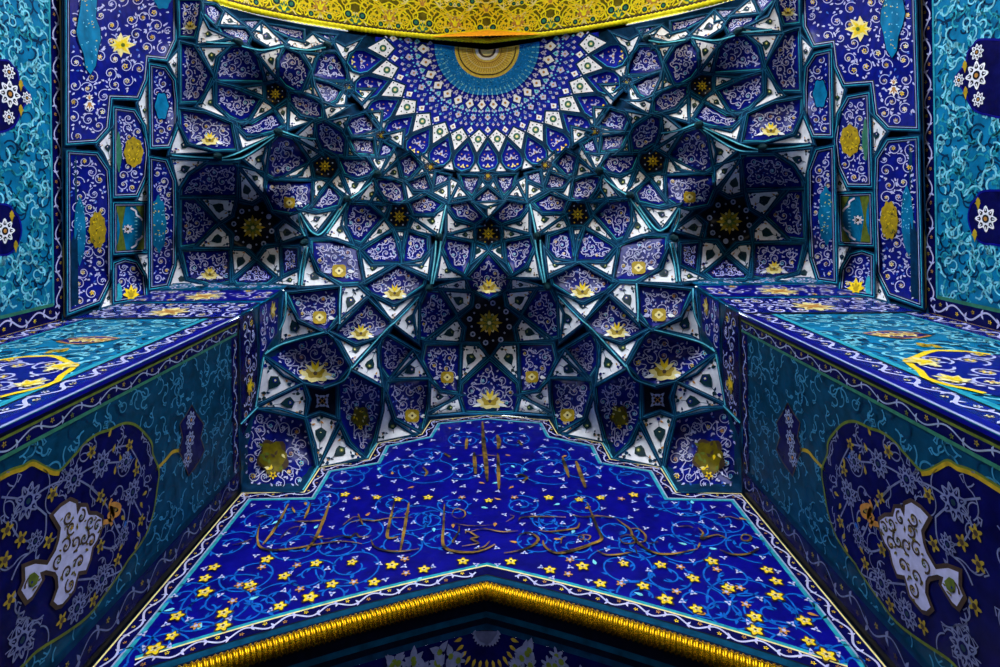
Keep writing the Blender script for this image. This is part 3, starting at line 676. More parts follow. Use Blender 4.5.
for k in range(-7, 8):
    th = k * st
    q = ccw([ringpt(r, th + d) for r, d in ((89, 0), (97, 3.0), (105, 5.4), (112, 5.5), (118, 3.8), (121.5, 0), (118, -3.8), (112, -5.5), (105, -5.4), (97, -3.0))])
    g = edge_dist(q, [centroid(q)])[0]
    def smap(P, L, q=q, g=g):
        ins = np.array([inside(q, x, y) for x, y in P]); t = np.clip(edge_dist(q, P) / g, 0, 1) * ins
        return unproject(P, dome_z(P) + .22 * t * (2 - t) - .07 - L * .016)
    ink = Ink(); ink.fill(offset(q, -.8), 'dome_blue', 1.6, -2)
    ink.ring(subdivide(offset(q, 1.2), 99), subdivide(offset(q, -.7), 99), 'teal', 1, 2.2); ink.ring(subdivide(offset(q, -.7), 99), subdivide(offset(q, -1.3), 99), 'turq_line', 2.2, .6)
    ink.clip = offset(q, -1.5)
    ax = math.atan2(ringpt(120, th)[1] - ringpt(90, th)[1], ringpt(120, th)[0] - ringpt(90, th)[0])
    for r, m, R in ((99, 'lilac', 3.0), (108, 'lilac', 4.0), (116, 'cream', 3.0)): ink.trefoil(ringpt(r, th), ax + PI, R, m, 1.5, heart='amber' if r > 100 else 'cyan')
    for d in (-2.7, 2.7):
        ink.spiral(ringpt(109, th + d), 2.6, ax + d, 1.0, 1 if d > 0 else -1, .7, 'lilac', 1); ink.disc(ringpt(115, th + d * .8), 1.1, 'yellow' if k % 2 else 'lilac', 1.5, 6); ink.disc(ringpt(104, th + d * .7), .8, 'amber', 1.5, 5)
    ink.build('dome_shield', smap, dome)
for k in range(-8, 8):                              # little white triangles between the shields
    th = (k + .5) * st
    if abs(th) > 90: continue
    q = ccw([ringpt(r, th + d) for r, d in ((108, 0), (121, 2.6), (121, -2.6))])
    ink = Ink(); ink.poly(offset(q, 1), 'teal', 1); ink.poly(offset(q, -.5), 'white', 2); ink.disc(ringpt(117.5, th), 1.1, 'darkgreen', 3, 6)
    ink.build('dome_spandrel', dome_map, dome)

# ------------------------------------------------------------------ walls: planes with their own design coordinates
def map_back(P, L): return np.stack([P[:, 0], BACK_Y - L * .006, P[:, 1] + CAMZ], 1)
def map_inner(sg): return lambda P, L: np.stack([sg * (A_X - L * .006), P[:, 0], P[:, 1] + CAMZ], 1)
def map_outer(sg): return lambda P, L: np.stack([sg * (B_X - L * .006), P[:, 0], P[:, 1] + CAMZ], 1)
def map_pier(sg): return lambda P, L: np.stack([-sg * P[:, 0], PIER_Y - .06 * np.maximum(0, P[:, 1] - 13.1) - L * .006, P[:, 1] + CAMZ], 1)
def strip(ink, path, off0, off1, m, layer):          # band between two offsets of an open path (left-hand side positive)
    def off(d):
        out = []
        for i, p in enumerate(path):
            a = path[max(i - 1, 0)]; b = path[min(i + 1, len(path) - 1)]
            def nrm(u, v):
                l = math.hypot(v[0] - u[0], v[1] - u[1]) or 1e-9; return (-(v[1] - u[1]) / l, (v[0] - u[0]) / l)
            n1 = nrm(a, p) if i else nrm(p, b); n2 = nrm(p, b) if i < len(path) - 1 else nrm(a, p)
            mx, my = n1[0] + n2[0], n1[1] + n2[1]; q = max(.5, mx * mx + my * my)
            out.append((p[0] + 2 * d * mx / q, p[1] + 2 * d * my / q))
        return out
    A, B = off(off0), off(off1); b = len(ink.v)
    ink.v += A + B; ink.l += [layer] * (2 * len(A)); n = len(A)
    for i in range(n - 1): ink.f.append((b + i, b + i + 1, b + n + i + 1, b + n + i)); ink.m.append(m)
    return off
def vine_strip(ink, path, d, amp, period, w, white='lilac', f1='yellow', f2='amber', layer=2, fr=.3):
    pts = subdivide(path, .04, False); s = 0; out = []; prev = pts[0]; nf = 0
    k = 0
    L = [0]
    for i in range(1, len(pts)): L.append(L[-1] + math.hypot(pts[i][0] - pts[i - 1][0], pts[i][1] - pts[i - 1][1]))
    npd = max(1, round(L[-1] / period)); T = L[-1] / npd
    for i, p in enumerate(pts):
        a = pts[max(i - 2, 0)]; b = pts[min(i + 2, len(pts) - 1)]
        l = math.hypot(b[0] - a[0], b[1] - a[1]) or 1e-9; nx, ny = -(b[1] - a[1]) / l, (b[0] - a[0]) / l
        ph = 2 * PI * L[i] / T; o = d + amp * math.sin(ph)
        out.append((p[0] + nx * o, p[1] + ny * o))
        q = int(L[i] / T * 4 - .5)
        if q > k - 1 and i > 2:
            ang = math.atan2(b[1] - a[1], b[0] - a[0])
            if k % 2 == 0:
                sg = -1 if k % 4 == 0 else 1
                ink.flower((p[0] + nx * (d + sg * amp * .55), p[1] + ny * (d + sg * amp * .55)), amp * fr * 1.6, f1 if sg > 0 else f2, 'brown', layer + .5, 5, k)
            else:
                for t in (-1, 1): ink.leaf(out[-1], ang + t * 1.1 + (PI if k % 3 else 0), amp * 1.1, amp * .5, white, layer + .2)
            k += 1
    ink.ribbon(out, w, white, layer)

# back wall with its inscription ---------------------------------------------------------------
wall = bpy.data.objects.new('wall_back', None); C.objects.link(wall); tag(wall, 'cobalt inscription wall with stepped top and pointed gold-edged doorway arch', kind='structure')
ZB = 5.0
top_px = [(238, 495), (302, 491), (318, 467), (367, 459), (376, 443), (420, 434), (429, 420), (CX, 414.5)]
top = [Pb(*p) for p in top_px]; top[0] = (-A_X, top[1][1] - .05)
def arch_z(x):                                       # the doorway arch, rope centre line
    x = abs(x); return 9.77 - .36 * x - .02 * x * x
XE = 4.6
arch = [(-XE + XE * i / 16, arch_z(-XE + XE * i / 16)) for i in range(17)]
arch_m = [(-x, z) for x, z in reversed(arch[:-1])]
full_arch = arch + arch_m
outline_l = [(-A_X, ZB + 1)] + top
outline = outline_l + [(-x, z) for x, z in reversed(outline_l[:-1])]
wall_poly = ccw(outline + [(x, z + .1) for x, z in reversed(full_arch)])
field = Ink(); field.fill(wall_poly, 'royal', .5, 0)
field.build('tile_field', map_back, wall)
brd = Ink()
lp = outline
strip(brd, lp, 0, -.05, 'ink', 1); strip(brd, lp, -.05, -.08, 'cream', 1.2); strip(brd, lp, -.08, -.30, 'deep_blue', 1)
strip(brd, lp, -.30, -.33, 'pale', 1.2); o3 = strip(brd, lp, -.33, -.40, 'turq_line', 1.2)
vine_strip(brd, lp, -.19, .06, .62, .035, fr=.32)
ap = full_arch
strip(brd, ap, .74, .68, 'turq_line', 1.2); strip(brd, ap, .68, .65, 'cream', 1.3); strip(brd, ap, .65, .44, 'deep_blue', 1.1); strip(brd, ap, .44, .41, 'ink', 1.2); strip(brd, ap, .41, .28, 'teal_mid', 1.3); strip(brd, ap, .28, -.1, 'ink', 1.4)
vine_strip(brd, arch, .545, .075, .62, .032, fr=.32); vine_strip(brd, list(reversed(arch_m)), -.545, .075, .62, .032, fr=.32)
brd.build('tile_border', map_back, wall)
inner_poly = ccw(offset(ccw(outline + [(x, z + .34) for x, z in reversed(full_arch)]), -.42))
orn = Ink(inner_poly); rng = random.Random(11)
half_sp = [(300, 545, .55), (250, 610, .4), (340, 545, .4), (430, 520, .35), (205, 610, .5), (310, 575, .45), (120, 660, .5), (425, 455, .5), (360, 470, .45), (465, 470, .5), (222, 603, .75), (352, 566, .62), (285, 530, .66), (415, 520, .60), (190, 640, .6), (250, 575, .5), (430, 470, .75), (345, 478, .6), (330, 595, .45), (400, 545, .45), (455, 505, .4), (395, 505, .45), (300, 505, .5), (262, 520, .5), (465, 440, .6), (375, 600, .35), (155, 655, .5), (400, 440, .5), (440, 540, .4), (320, 500, .45), (275, 600, .45), (230, 545, .5), (180, 600, .45), (400, 470, .6), (360, 530, .5)]
for x, y, r in half_sp:
    u, v = Pb(x, y)
    for sg in (-1, 1):
        a0 = rng.uniform(0, 6.28)
        c = (sg * abs(u), v); a1 = a0 if sg < 0 else PI - a0
        pts = orn.spiral(c, r, a1, 1.55, -sg, .03, 'vine_blue', 1.2, r1=.25, n=44)
        for j in range(4, len(pts) - 2, 5):
            b = math.atan2(pts[j + 1][1] - pts[j][1], pts[j + 1][0] - pts[j][0])
            orn.leaf(pts[j], b + .8 * (-1) ** j, .13, .05, 'vine_blue', 1.4)
yl = [(267, 560, 1), (214, 568, .9), (316, 564, .9), (352, 563, .8), (392, 566, 1), (424, 570, .9), (284, 577, .9), (205, 579, .9), (250, 586, .95), (332, 585, .9), (374, 583, .9), (310, 598, 1.1), (280, 607, .9), (224, 614, 1), (223, 627, 1), (205, 593, 1.1), (177, 617, .95), (155, 650, 1.1), (140, 664, .9), (345, 495, .9), (377, 498, .8), (398, 500, .8), (428, 498, .9), (CX, 501, .8), (463, 562, .9), (240, 638, .9), (190, 655, .9), (172, 637, .8)]
for x, y, k in yl:
    u, v = Pb(x, y)
    for sg in ((-1, 1) if abs(u) > .05 else (1,)):
        if inside(inner_poly, sg * abs(u), v):
            orn.flower((sg * abs(u), v), .115 * k, 'yellow', 'amber', 3, 5, PI / 2, .22, 1.0, 'brown')
            orn.flower((sg * abs(u), v), .065 * k, 'cream', 'brown', 4, 5, PI / 2, .3)
for x, y in [(297, 566), (239, 586), (252, 590), (354, 583), (405, 560), (406, 574), (357, 499), (462, 498), (300, 590), (262, 568), (196, 627), (233, 602)]:
    u, v = Pb(x, y)
    for sg in (-1, 1): orn.flower((sg * abs(u), v), .085, 'amber', 'lilac', 3, 5, 1, .3)
pts = []
for _ in range(900):
    u, v = rng.uniform(-5.3, -.05), rng.uniform(8.2, 17.6)
    if inside(inner_poly, u, v) and all(math.hypot(u - a, v - b) > .3 for a, b in pts):
        pts.append((u, v))
for u, v in pts:
    big = v > 13.2
    a = rng.uniform(0, 6.28)
    for sg in (-1, 1):
        if rng.random() < .78: orn.trefoil((sg * u, v), a if sg > 0 else PI - a, .075 if not big else .1, 'lilac', 2, heart='vine_blue')
        else: orn.leaf((sg * u, v), a if sg > 0 else PI - a, .16, .07, rng.choice(('cyan', 'amber', 'vine_blue')), 2)
orn.build('scroll_ornament', map_back, wall)
# inscription: thuluth strokes in dull gold
T = []
def sc(x0, y0, s, t, w): T.append(([(x0 + a / s, y0 + b / s) for a, b in parse(t)], w))
a = (230, 480, 5)
sc(*a, '150,225 138,280 142,325 165,348 220,356 330,346 450,325 560,312 660,325', 2.6); sc(*a, '292,125 250,205 210,270 165,328', 3); sc(*a, '405,118 385,170 372,200', 2.4)
sc(*a, '500,112 470,200 425,300 378,362', 3.2); sc(*a, '318,212 400,212 482,204', 2.2); sc(*a, '400,290 480,300 560,285 600,292 630,272 650,290 705,285', 2); sc(*a, '822,118 802,200 786,280 800,297 842,290', 3)
sc(*a, '895,118 876,230 852,360', 3); sc(*a, '705,305 725,340 790,360 870,362 945,350', 2.2); sc(*a, '600,218 660,205 720,210 800,196 915,192', 1.8); sc(*a, '640,175 665,230', 1.6)
sc(*a, '250,300 300,250 350,240 330,280', 1.2); sc(*a, '560,235 620,190 660,200', 1.2); sc(*a, '10,330 60,320 110,300', 1.6); sc(*a, '130,190 200,180', 1.4); sc(*a, '310,140 325,170', 1.8)
a = (390, 490, 5)
sc(*a, '272,75 268,180 263,260 275,292 310,310 400,318 470,305 525,278', 3.4); sc(*a, '310,130 320,105 345,100 375,115 370,140 340,148 312,135', 1.4); sc(*a, '345,185 345,210 328,240 312,265 326,268', 1.8)
sc(*a, '378,225 385,210 430,235 440,242 405,250 440,268 435,275 360,288', 2.2); sc(*a, '400,215 470,200 560,215 640,210', 1.8); sc(*a, '640,232 690,218 735,240 738,262 700,290 640,310 570,322', 2.8)
sc(*a, '765,258 775,290 820,318 880,318 950,300 1000,285', 3); sc(*a, '645,160 660,142 760,138 880,142', 2); sc(*a, '745,208 800,214 880,205 935,195 948,170', 2.4); sc(*a, '310,170 400,185 520,180', 1.4); sc(*a, '855,275 860,245 880,240', 1.6)
sc(*a, '940,240 955,230 970,240 960,255 942,248', 1.2); sc(*a, '580,165 620,140 600,130', 1.2); sc(*a, '420,300 470,290 500,260', 1.6)
a = (560, 480, 5)
sc(*a, '280,198 320,228 350,252 372,300 430,350 490,374 560,376 630,364 690,350', 2.8); sc(*a, '300,292 340,280 380,300 370,320 320,322 298,300', 2); sc(*a, '350,250 390,250 425,280 425,310 395,320', 2)
sc(*a, '135,118 165,190 188,250 208,300 150,328 80,350 0,368', 3.2); sc(*a, '185,358 230,380 300,378 365,365', 2.4); sc(*a, '690,245 715,270 705,300 740,290 790,280 835,300', 2.4); sc(*a, '905,290 925,278 955,290 945,308 915,308 905,292', 2.4)
sc(*a, '800,355 860,378 940,375 1000,345', 2.6); sc(*a, '60,180 120,190 190,185 270,195', 2); sc(*a, '700,320 690,345', 1.6); sc(*a, '590,240 640,235 665,245', 1.8); sc(*a, '790,195 850,190 900,205', 1.6); sc(*a, '90,295 105,280 150,285 140,305 95,300', 1.4); sc(*a, '440,325 490,315', 1.4); sc(*a, '375,340 385,375', 1.4)
a = (390, 400, 5)
sc(*a, '462,112 468,220 480,320 486,412', 4.2); sc(*a, '535,178 545,210 540,248', 4); sc(*a, '385,195 380,250', 3); sc(*a, '420,265 428,375', 3.6); sc(*a, '540,270 545,450', 3.4); sc(*a, '415,285 480,280 545,286', 1.6)
sc(*a, '862,290 895,392', 3.4); sc(*a, '930,310 978,445', 3.8); sc(*a, '630,385 660,378 685,395 660,410', 3); sc(*a, '165,340 185,365 175,385', 2.4); sc(*a, '270,270 300,290', 2.6); sc(*a, '640,205 660,230', 2.4)
ins = Ink()
for pts, w in T:
    q = smooth([Pb(*p) for p in pts], 6)
    zm = sum(p[1] for p in q) / len(q)
    ww = w * zm / F
    ins.ribbon(q, ww * 1.1, 'bronze', 4.4, True)
tag(ins.build('inscription', map_back, wall), 'dull gold calligraphy across the cobalt tiles')

# twisted ropes
def rope(name, path, r, pitch, strands, m, parent=None, amp=.22, step=.02, ns=14):
    P = [Vector(p) for p in path]; pts = []
    for i in range(len(P) - 1):
        n = max(1, int((P[i + 1] - P[i]).length / step))
        for j in range(n): pts.append(P[i].lerp(P[i + 1], j / n))
    pts.append(P[-1]); vs = []; fs = []; s = 0
    for i, p in enumerate(pts):
        t = (pts[min(i + 1, len(pts) - 1)] - pts[max(i - 1, 0)]).normalized()
        if i: s += (p - pts[i - 1]).length
        n = Vector((0, 1, 0)); n = (n - t * n.dot(t)).normalized(); b = t.cross(n)
        for k in range(ns):
            a = 2 * PI * k / ns; q = r * (1 + amp * math.cos(strands * a - 2 * PI * s / pitch * 1.0))
            vs.append(p + n * q * math.cos(a) + b * q * math.sin(a))
    for i in range(len(pts) - 1):
        for k in range(ns): fs.append((i * ns + k, i * ns + (k + 1) % ns, (i + 1) * ns + (k + 1) % ns, (i + 1) * ns + k))
    me = bpy.data.meshes.new(name); me.from_pydata([tuple(v) for v in vs], [], fs); me.materials.append(MATS[m])
    me.polygons.foreach_set('use_smooth', [True] * len(me.polygons)); me.update()
    o = bpy.data.objects.new(name, me); C.objects.link(o); o.parent = parent; return o
o = rope('rope_moulding', [(x, BACK_Y - .02, z + CAMZ) for x, z in full_arch], .13, .075, 1, 'gilt', amp=.09, step=.012, ns=14)
tag(o, 'thick twisted gold rope edging the pointed doorway arch below the inscription', 'rope moulding')
def wallquad(pts, m, name):
    me = bpy.data.meshes.new(name); me.from_pydata(pts, [], [(0, 1, 2, 3)]); me.materials.append(MATS[m]); ob = bpy.data.objects.new(name, me); C.objects.link(ob); return ob
tag(wallquad([(-6, BACK_Y + 4.2, 0), (6, BACK_Y + 4.2, 0), (6, BACK_Y + 4.2, 13), (-6, BACK_Y + 4.2, 13)], 'deep_blue', 'wall_doorway_block'), 'unseen dark plane added behind the doorway to block light', kind='structure')  # closing plane added to keep sky light from entering behind
for q in (-1, 1):
    wallquad([(q * XE, BACK_Y, 0), (q * A_X, BACK_Y, 0), (q * A_X, BACK_Y, 8.2), (q * XE, BACK_Y, 8.2)], 'royal', 'lower_wall').parent = wall
    wallquad([(q * XE, BACK_Y, 0), (q * XE, BACK_Y + 4.2, 0), (q * XE, BACK_Y + 4.2, 11), (q * XE, BACK_Y, 11)], 'deep_blue', 'doorway_jamb').parent = wall
# doorway niche below the rope: soffit bands and a dark tiled hood
def hood_map(P, L):                                   # P: (X, depth behind wall)
    x, d = P[:, 0], P[:, 1]
    z = 9.77 - .36 * np.abs(x) - .02 * x * x - .10
    return np.stack([x, BACK_Y + d, z - .25 * d - .10 * d * d + CAMZ - L * .006], 1)
hood = Ink()
for d0, d1, m in ((0.0, .2, 'ink'), (.2, .28, 'teal_mid'), (.28, .36, 'ink'), (.36, .44, 'teal')):
    for sg in (-1, 1):
        b = len(hood.v); n = 20
        for i in range(n + 1): hood.v += [(sg * XE * i / n, d0), (sg * XE * i / n, d1)]; hood.l += [0, 0]
        for i in range(n): hood.f.append((b + 2 * i, b + 2 * i + 1, b + 2 * i + 3, b + 2 * i + 2)); hood.m.append(m)
b = len(hood.v); n, kk = 46, 12
for j in range(kk + 1):
    for i in range(n + 1): hood.v.append((-XE + 2 * XE * i / n, .44 + 3.2 * j / kk)); hood.l.append(0)
for j in range(kk):
    for i in range(n): hood.f.append((b + j * (n + 1) + i, b + j * (n + 1) + i + 1, b + (j + 1) * (n + 1) + i + 1, b + (j + 1) * (n + 1) + i)); hood.m.append('deep_blue')
c0 = (0, .42)
for r, m, l in ((.18, 'steel', 1), (.12, 'deep_blue', 1.5), (.10, 'olive', 2)):
    hood.poly([(c0[0] + r * math.cos(PI * i / 24), c0[1] + r * math.sin(PI * i / 24)) for i in range(25)], m, l)
for i in range(13):
    a = PI * (i + .5) / 13; hood.leaf((c0[0] + .38 * math.cos(a), c0[1] + .38 * math.sin(a)), a, .13, .05, 'dull_gold', 2); hood.leaf((c0[0] + .15 * math.cos(a), c0[1] + .15 * math.sin(a)), a, .08, .07, 'steel', 1.2)
rng = random.Random(3)
for sg in (-1, 1):
    for i in range(150):
        u, v = rng.uniform(.25, 4.0), rng.uniform(.5, 1.3)
        if math.hypot(u, v - .42) < .52: continue
        rr = random.Random(i)
        if i % 3: hood.flower((sg * u, v), .12, 'steel', 'olive', 2 + .01 * i, 6)
        else: hood.trefoil((sg * u, v), i, .17, 'steel', 2 + .01 * i, heart='olive')
hd = hood.build('doorway_hood', hood_map)
tag(hd, 'dark tiled hood inside doorway arch with half rosette under the rope peak', 'niche hood')

# recess side walls ----------------------------------------------------------------------------
CY0, CY1, ZT = PIER_Y, BACK_Y, 13.05
def scrolls(ink, poly, r, rng, w, m, n=400, layer=1, dark='teal', aspect=1.0):
    xs = [p[0] for p in poly]; ys = [p[1] for p in poly]; pts = []
    for _ in range(n * 4):
        x, y = rng.uniform(min(xs), max(xs)), rng.uniform(min(ys), max(ys))
        if len(pts) < n and inside(poly, x, y) and ink.ok(x, y) and all(math.hypot(x - a, (y - b) / aspect) > r * 1.08 for a, b in pts): pts.append((x, y))
    for x, y in pts:
        sg = rng.choice((-1, 1)); a = rng.uniform(0, 6.28)
        if rng.random() < .5: ink.spiral((x, y), r * rng.uniform(.7, 1.2), a + 1, rng.uniform(.5, 1.0), sg, w * 1.1, dark, layer, aspect)
        h = rng.choice((-PI / 2, PI / 2)) + rng.uniform(-.9, .9); px, py = x - math.cos(h) * r * .7, y - aspect * math.sin(h) * r * .7; P = [(px, py)]
        n = rng.randint(7, 11); flip = rng.randint(3, 6); k = rng.uniform(.25, .6) * sg; st_ = r * rng.uniform(.2, .3)
        for t in range(n):
            if t == flip: k = -k * 1.3
            h += k; px += st_ * math.cos(h); py += st_ * math.sin(h) * aspect; P.append((px, py))
        ink.ribbon(smooth(P, 2), w * rng.uniform(.8, 1.25), m, layer + .5)
        e = P[-1]; ink.ribbon([e, (e[0] + r * .28 * math.cos(h + 2.0 * sg), e[1] + aspect * r * .28 * math.sin(h + 2.0 * sg)), (e[0] + r * .42 * math.cos(h + 3.0 * sg), e[1] + aspect * r * .42 * math.sin(h + 3.0 * sg))], w, m, layer + .5)
        b = P[flip]; ink.ribbon([b, (b[0] + r * .3 * math.cos(h + 1.2), b[1] + aspect * r * .3 * math.sin(h + 1.2)), (b[0] + r * .35 * math.cos(h + .2), b[1] + aspect * r * .55 * math.sin(h + 1.0))], w * .9, m, layer + .5)
        if rng.random() < .5: ink.leaf(P[2], h + 1.6, r * .32, r * .2, m, layer + .6, aspect)
for sg, side in ((-1, 'left'), (1, 'right')):
    root = bpy.data.objects.new('wall_recess_' + side, None); C.objects.link(root); tag(root, 'turquoise recess wall on the %s with deep blue lobed medallion' % side, kind='structure')
    mp = map_inner(sg); rng = random.Random(21)
    f = Ink()
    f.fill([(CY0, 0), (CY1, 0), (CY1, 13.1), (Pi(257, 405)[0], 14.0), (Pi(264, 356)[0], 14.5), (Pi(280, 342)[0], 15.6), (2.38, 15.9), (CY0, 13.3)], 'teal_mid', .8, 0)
    sc_poly = [(CY0 + .36, 6), (CY1 - .6, 6), (CY1 - .6, 12.75), (CY0 + .36, 12.75)]
    scrolls(f, sc_poly, .2, rng, .022, 'scroll_blue', 900, 1, 'teal', 1.15)
    f.build('tile_field', mp, root)
    b = Ink()
    def rect(y0, y1, z0, z1, m, l): b.fill([(y0, z0), (y1, z0), (y1, z1), (y0, z1)], m, 2.0, l)
    rect(CY0, CY0 + .05, 0, 13.3, 'royal', 2); rect(CY0 + .05, CY0 + .10, 0, ZT, 'ink', 2); rect(CY0 + .10, CY0 + .135, 0, ZT, 'olive', 2.2); rect(CY0 + .135, CY0 + .31, 0, ZT, 'deep_blue', 2); rect(CY0 + .31, CY0 + .36, 0, ZT, 'green', 2.2)
    rect(CY1 - .605, CY1 - .505, 0, ZT, 'teal', 2.2); rect(CY1 - .505, CY1 - .135, 0, ZT, 'deep_blue', 2); rect(CY1 - .135, CY1, 0, ZT, 'ink', 2.2); rect(CY0 + .36, CY1 - .53, 12.72, ZT, 'deep_blue', 2.1); rect(CY0, CY1, ZT - .03, ZT + .06, 'ink', 2.4)
    vine_strip(b, [(CY0 + .222, 5.5), (CY0 + .222, 13)], 0, .06, .75, .02, 'pale', 'dull_gold', 'olive', fr=.4, layer=3); vine_strip(b, [(CY1 - .32, 5.5), (CY1 - .32, 13)], 0, .11, .8, .022, 'steel', 'dull_gold', 'brown', 3, .26)
    vine_strip(b, [(3.0, 12.87), (5.9, 12.87)], 0, .07, .6, .03, 'pale', fr=.25, layer=3)
    b.build('tile_border', mp, root)
    # strips above the cornice line, up to the vault
    u = Ink(); 
    rad = [(2.56, 13.15), (5.35, 13.15), (Pi(257, 404)[0], 14.0), (4.0, 14.15), (3.1, 14.15), (2.55, 13.85)]
    u.fill(rad, 'deep_blue', .5, 1.2); u.line(subdivide(rad, .3), .05, 'teal', 1.8); u.clip = offset(ccw(rad), -.08)
    vines(u, offset(ccw(rad), -.1), .2, rng, 'pale', .03, layer=2); u.palmette((4.25, 13.6), PI / 2, .3, 'ochre', 'yellow', 3.4)
    u.clip = None
    pan = [(3.1, 14.25), (4.0, 14.25), (Pi(264, 353)[0], 14.5), (Pi(279, 332)[0], 15.45), (2.5, 15.6), (2.5, 14.3)]
    u.fill(pan, 'cobalt', .5, 1.2); u.line(subdivide(pan, .3), .05, 'teal', 1.8); u.clip = offset(ccw(pan), -.08)
    vines(u, offset(ccw(pan), -.1), .2, rng, 'lilac', .03, layer=2); u.palmette((2.78, 15.1), PI / 2, .3, 'ochre', 'cream', 3.4)
    u.build('upper_panels', mp, root)
    # big lobed medallion
    mpx = [(-40, 500), (0, 475), (12, 469), (22, 466), (31, 461), (40, 465), (50, 470), (58, 471), (68, 461), (76, 452), (86, 441), (98, 433), (108, 430), (118, 425), (127, 423), (136, 426), (146, 436), (151, 444), (152, 455), (158, 470), (156, 490), (153, 510), (147, 530), (138, 546), (127, 560), (121, 570), (104, 594), (87, 616), (63, 634), (36, 651), (20, 667), (-20, 700), (-90, 760), (-140, 700)]
    med = [Pi(*p) for p in mpx]
    m = Ink(); mpoly = ccw(smooth(med + [med[0]], 3)[:-1])
    m.fill(mpoly, 'deep_blue', .3, 2.0)
    n = len(mpoly); per = 40
    m.ribbon(smooth([Pi(*p) for p in mpx[:32]], 3), .04, 'olive', 3)
    m.ribbon([(y + .035, z) for y, z in smooth([Pi(*p) for p in mpx[:8]], 3)], .05, 'ochre', 3.1)
    m.clip = mpoly
    fl = [(26, 501, .2), (72, 479, .17), (100, 464, .18), (131, 492, .18), (100, 579, .17), (122, 536, .13), (124, 462, .14), (75, 608, .17), (33, 541, .12), (20, 640, .2)]
    for i, (x, y, r) in enumerate(fl):
        c = Pi(x, y)
        m.daisy(c, r * 1.1, 'steel', 'darkgreen', 'deep_blue', 4, n=9)
    for i, (x, y) in enumerate([(99, 496), (51, 494), (19, 539), (99, 546), (92, 600), (47, 541), (90, 452), (128, 445), (5, 530), (3, 560), (112, 510), (60, 620), (135, 470), (116, 560), (140, 520), (48, 650), (8, 600)]):
        m.flower(Pi(x, y), .1, 'dull_gold', 'brown', 4, 5, i)
    for q in ([(0, 497), (26, 501), (45, 515)], [(26, 501), (50, 485), (72, 479), (88, 486), (99, 496)], [(72, 479), (86, 470), (100, 464), (118, 462)], [(100, 464), (110, 450), (128, 445)], [(88, 486), (105, 505), (122, 536), (131, 492)], [(26, 501), (10, 520), (19, 539), (33, 541)], [(100, 579), (120, 570), (116, 560)], [(75, 608), (92, 590), (100, 579), (75, 580)], [(45, 515), (42, 540), (20, 560), (10, 580)], [(122, 536), (112, 548), (99, 546)], [(128, 445), (140, 470), (131, 492), (140, 515)]):
        m.ribbon(smooth([Pi(*p) for p in q], 8), .024, 'steel', 3)
    scrolls(m, mpoly, .24, rng, .018, 'steel', 80, 2.6, 'deep_blue')
    for k in range(26):
        x, y = rng.uniform(100, 156), rng.uniform(430, 560)
        c = Pi(x, y)
        if m.ok(*c): m.leaf(c, rng.uniform(0, 6), .13, .06, rng.choice(('steel', 'dull_gold', 'vine_blue')), 3.4)
    m.build('lobed_medallion', mp, root)
    g = Ink()
    ca = [Pi(a / 4, 440 + c / 4) for a, c in parse('205,300 235,268 270,245 295,255 300,300 315,268 335,268 345,300 375,300 398,315 400,345 380,400 360,430 350,480 335,520 305,525 295,560 285,600 262,630 240,655 222,660 205,645 225,590 222,545 212,528 175,520 150,530 158,560 140,590 118,625 100,640 75,600 92,560 90,510 130,495 180,500 215,440 228,400 235,350')]
    g.poly(offset(ccw(ca), .05), 'brown', 4.6); g.poly(ca, 'lilac', 5.2)
    g.clip = offset(ccw(ca), -.02)
    cc = ccw(ca); vines(g, offset(cc, -.04), .11, rng, 'brown', .03, ('dull_gold', 'olive'), 6, 900, 1.1, 'gold_dark')
    g.clip = None; g.poly([Pi(a / 4, 440 + c / 4) for a, c in parse('105,540 125,528 145,545 135,575 118,590 102,570')], 'olive', 6.6)
    sp = [Pi(a / 4, 440 + c / 4) for a, c in parse('405,330 440,318 445,290 435,270 445,258 470,265 468,290 450,300 435,285')]
    g.ribbon(smooth(sp, 5), .07, 'amber', 5)
    g.ribbon(smooth([Pi(a / 4, 440 + c / 4) for a, c in parse('440,235 430,265 445,285 425,300 440,340')], 5), .05, 'amber', 5)
    g.build('pale_cartouche', mp, root)
    s2 = Ink(); sm = [Pi(*p) for p in [(191, 405), (196, 414), (203, 424), (200, 438), (204, 450), (198, 462), (188, 476), (183, 462), (178, 450), (182, 438), (179, 424), (186, 414)]]
    s2.fill(ccw(sm), 'deep_blue', .4, 2); s2.line(subdivide(sm, .3), .03, 'brown', 2.4)
    for x, y in ((190, 420), (189, 440), (187, 458)): s2.daisy(Pi(x, y), .17, 'pale', 'amber', 'deep_blue', 3)
    s2.ribbon(smooth([Pi(*p) for p in ((155, 470), (165, 460), (172, 452), (180, 450))], 5), .06, 'ochre', 2)
    s2.build('small_medallion', mp, root)

    # pier front ------------------------------------------------------------------------------
    root = bpy.data.objects.new('wall_pier_' + side, None); C.objects.link(root); tag(root, 'glossy turquoise front face of the %s pier with blue medallion' % side, kind='structure')
    mp = map_pier(sg); rng = random.Random(31)
    f = Ink(); f.fill([(-B_X, 0), (-A_X, 0), (-A_X, 13.4), (-A_X + .02, 15.2), (-5.6, 17.0), (-8.9, 17.0), (-B_X, 13.4)], 'turquoise', .8, 0)
    scrolls(f, [(-8.7, 7), (-6.22, 7), (-6.22, 12.9), (-8.7, 12.9)], .22, rng, .045, 'cyan', 260, 1, 'teal')
    f.build('tile_field', mp, root)
    b = Ink()
    def rect2(x0, x1, z0, z1, m, l): b.fill([(x0, z0), (x1, z0), (x1, z1), (x0, z1)], m, 2.0, l)
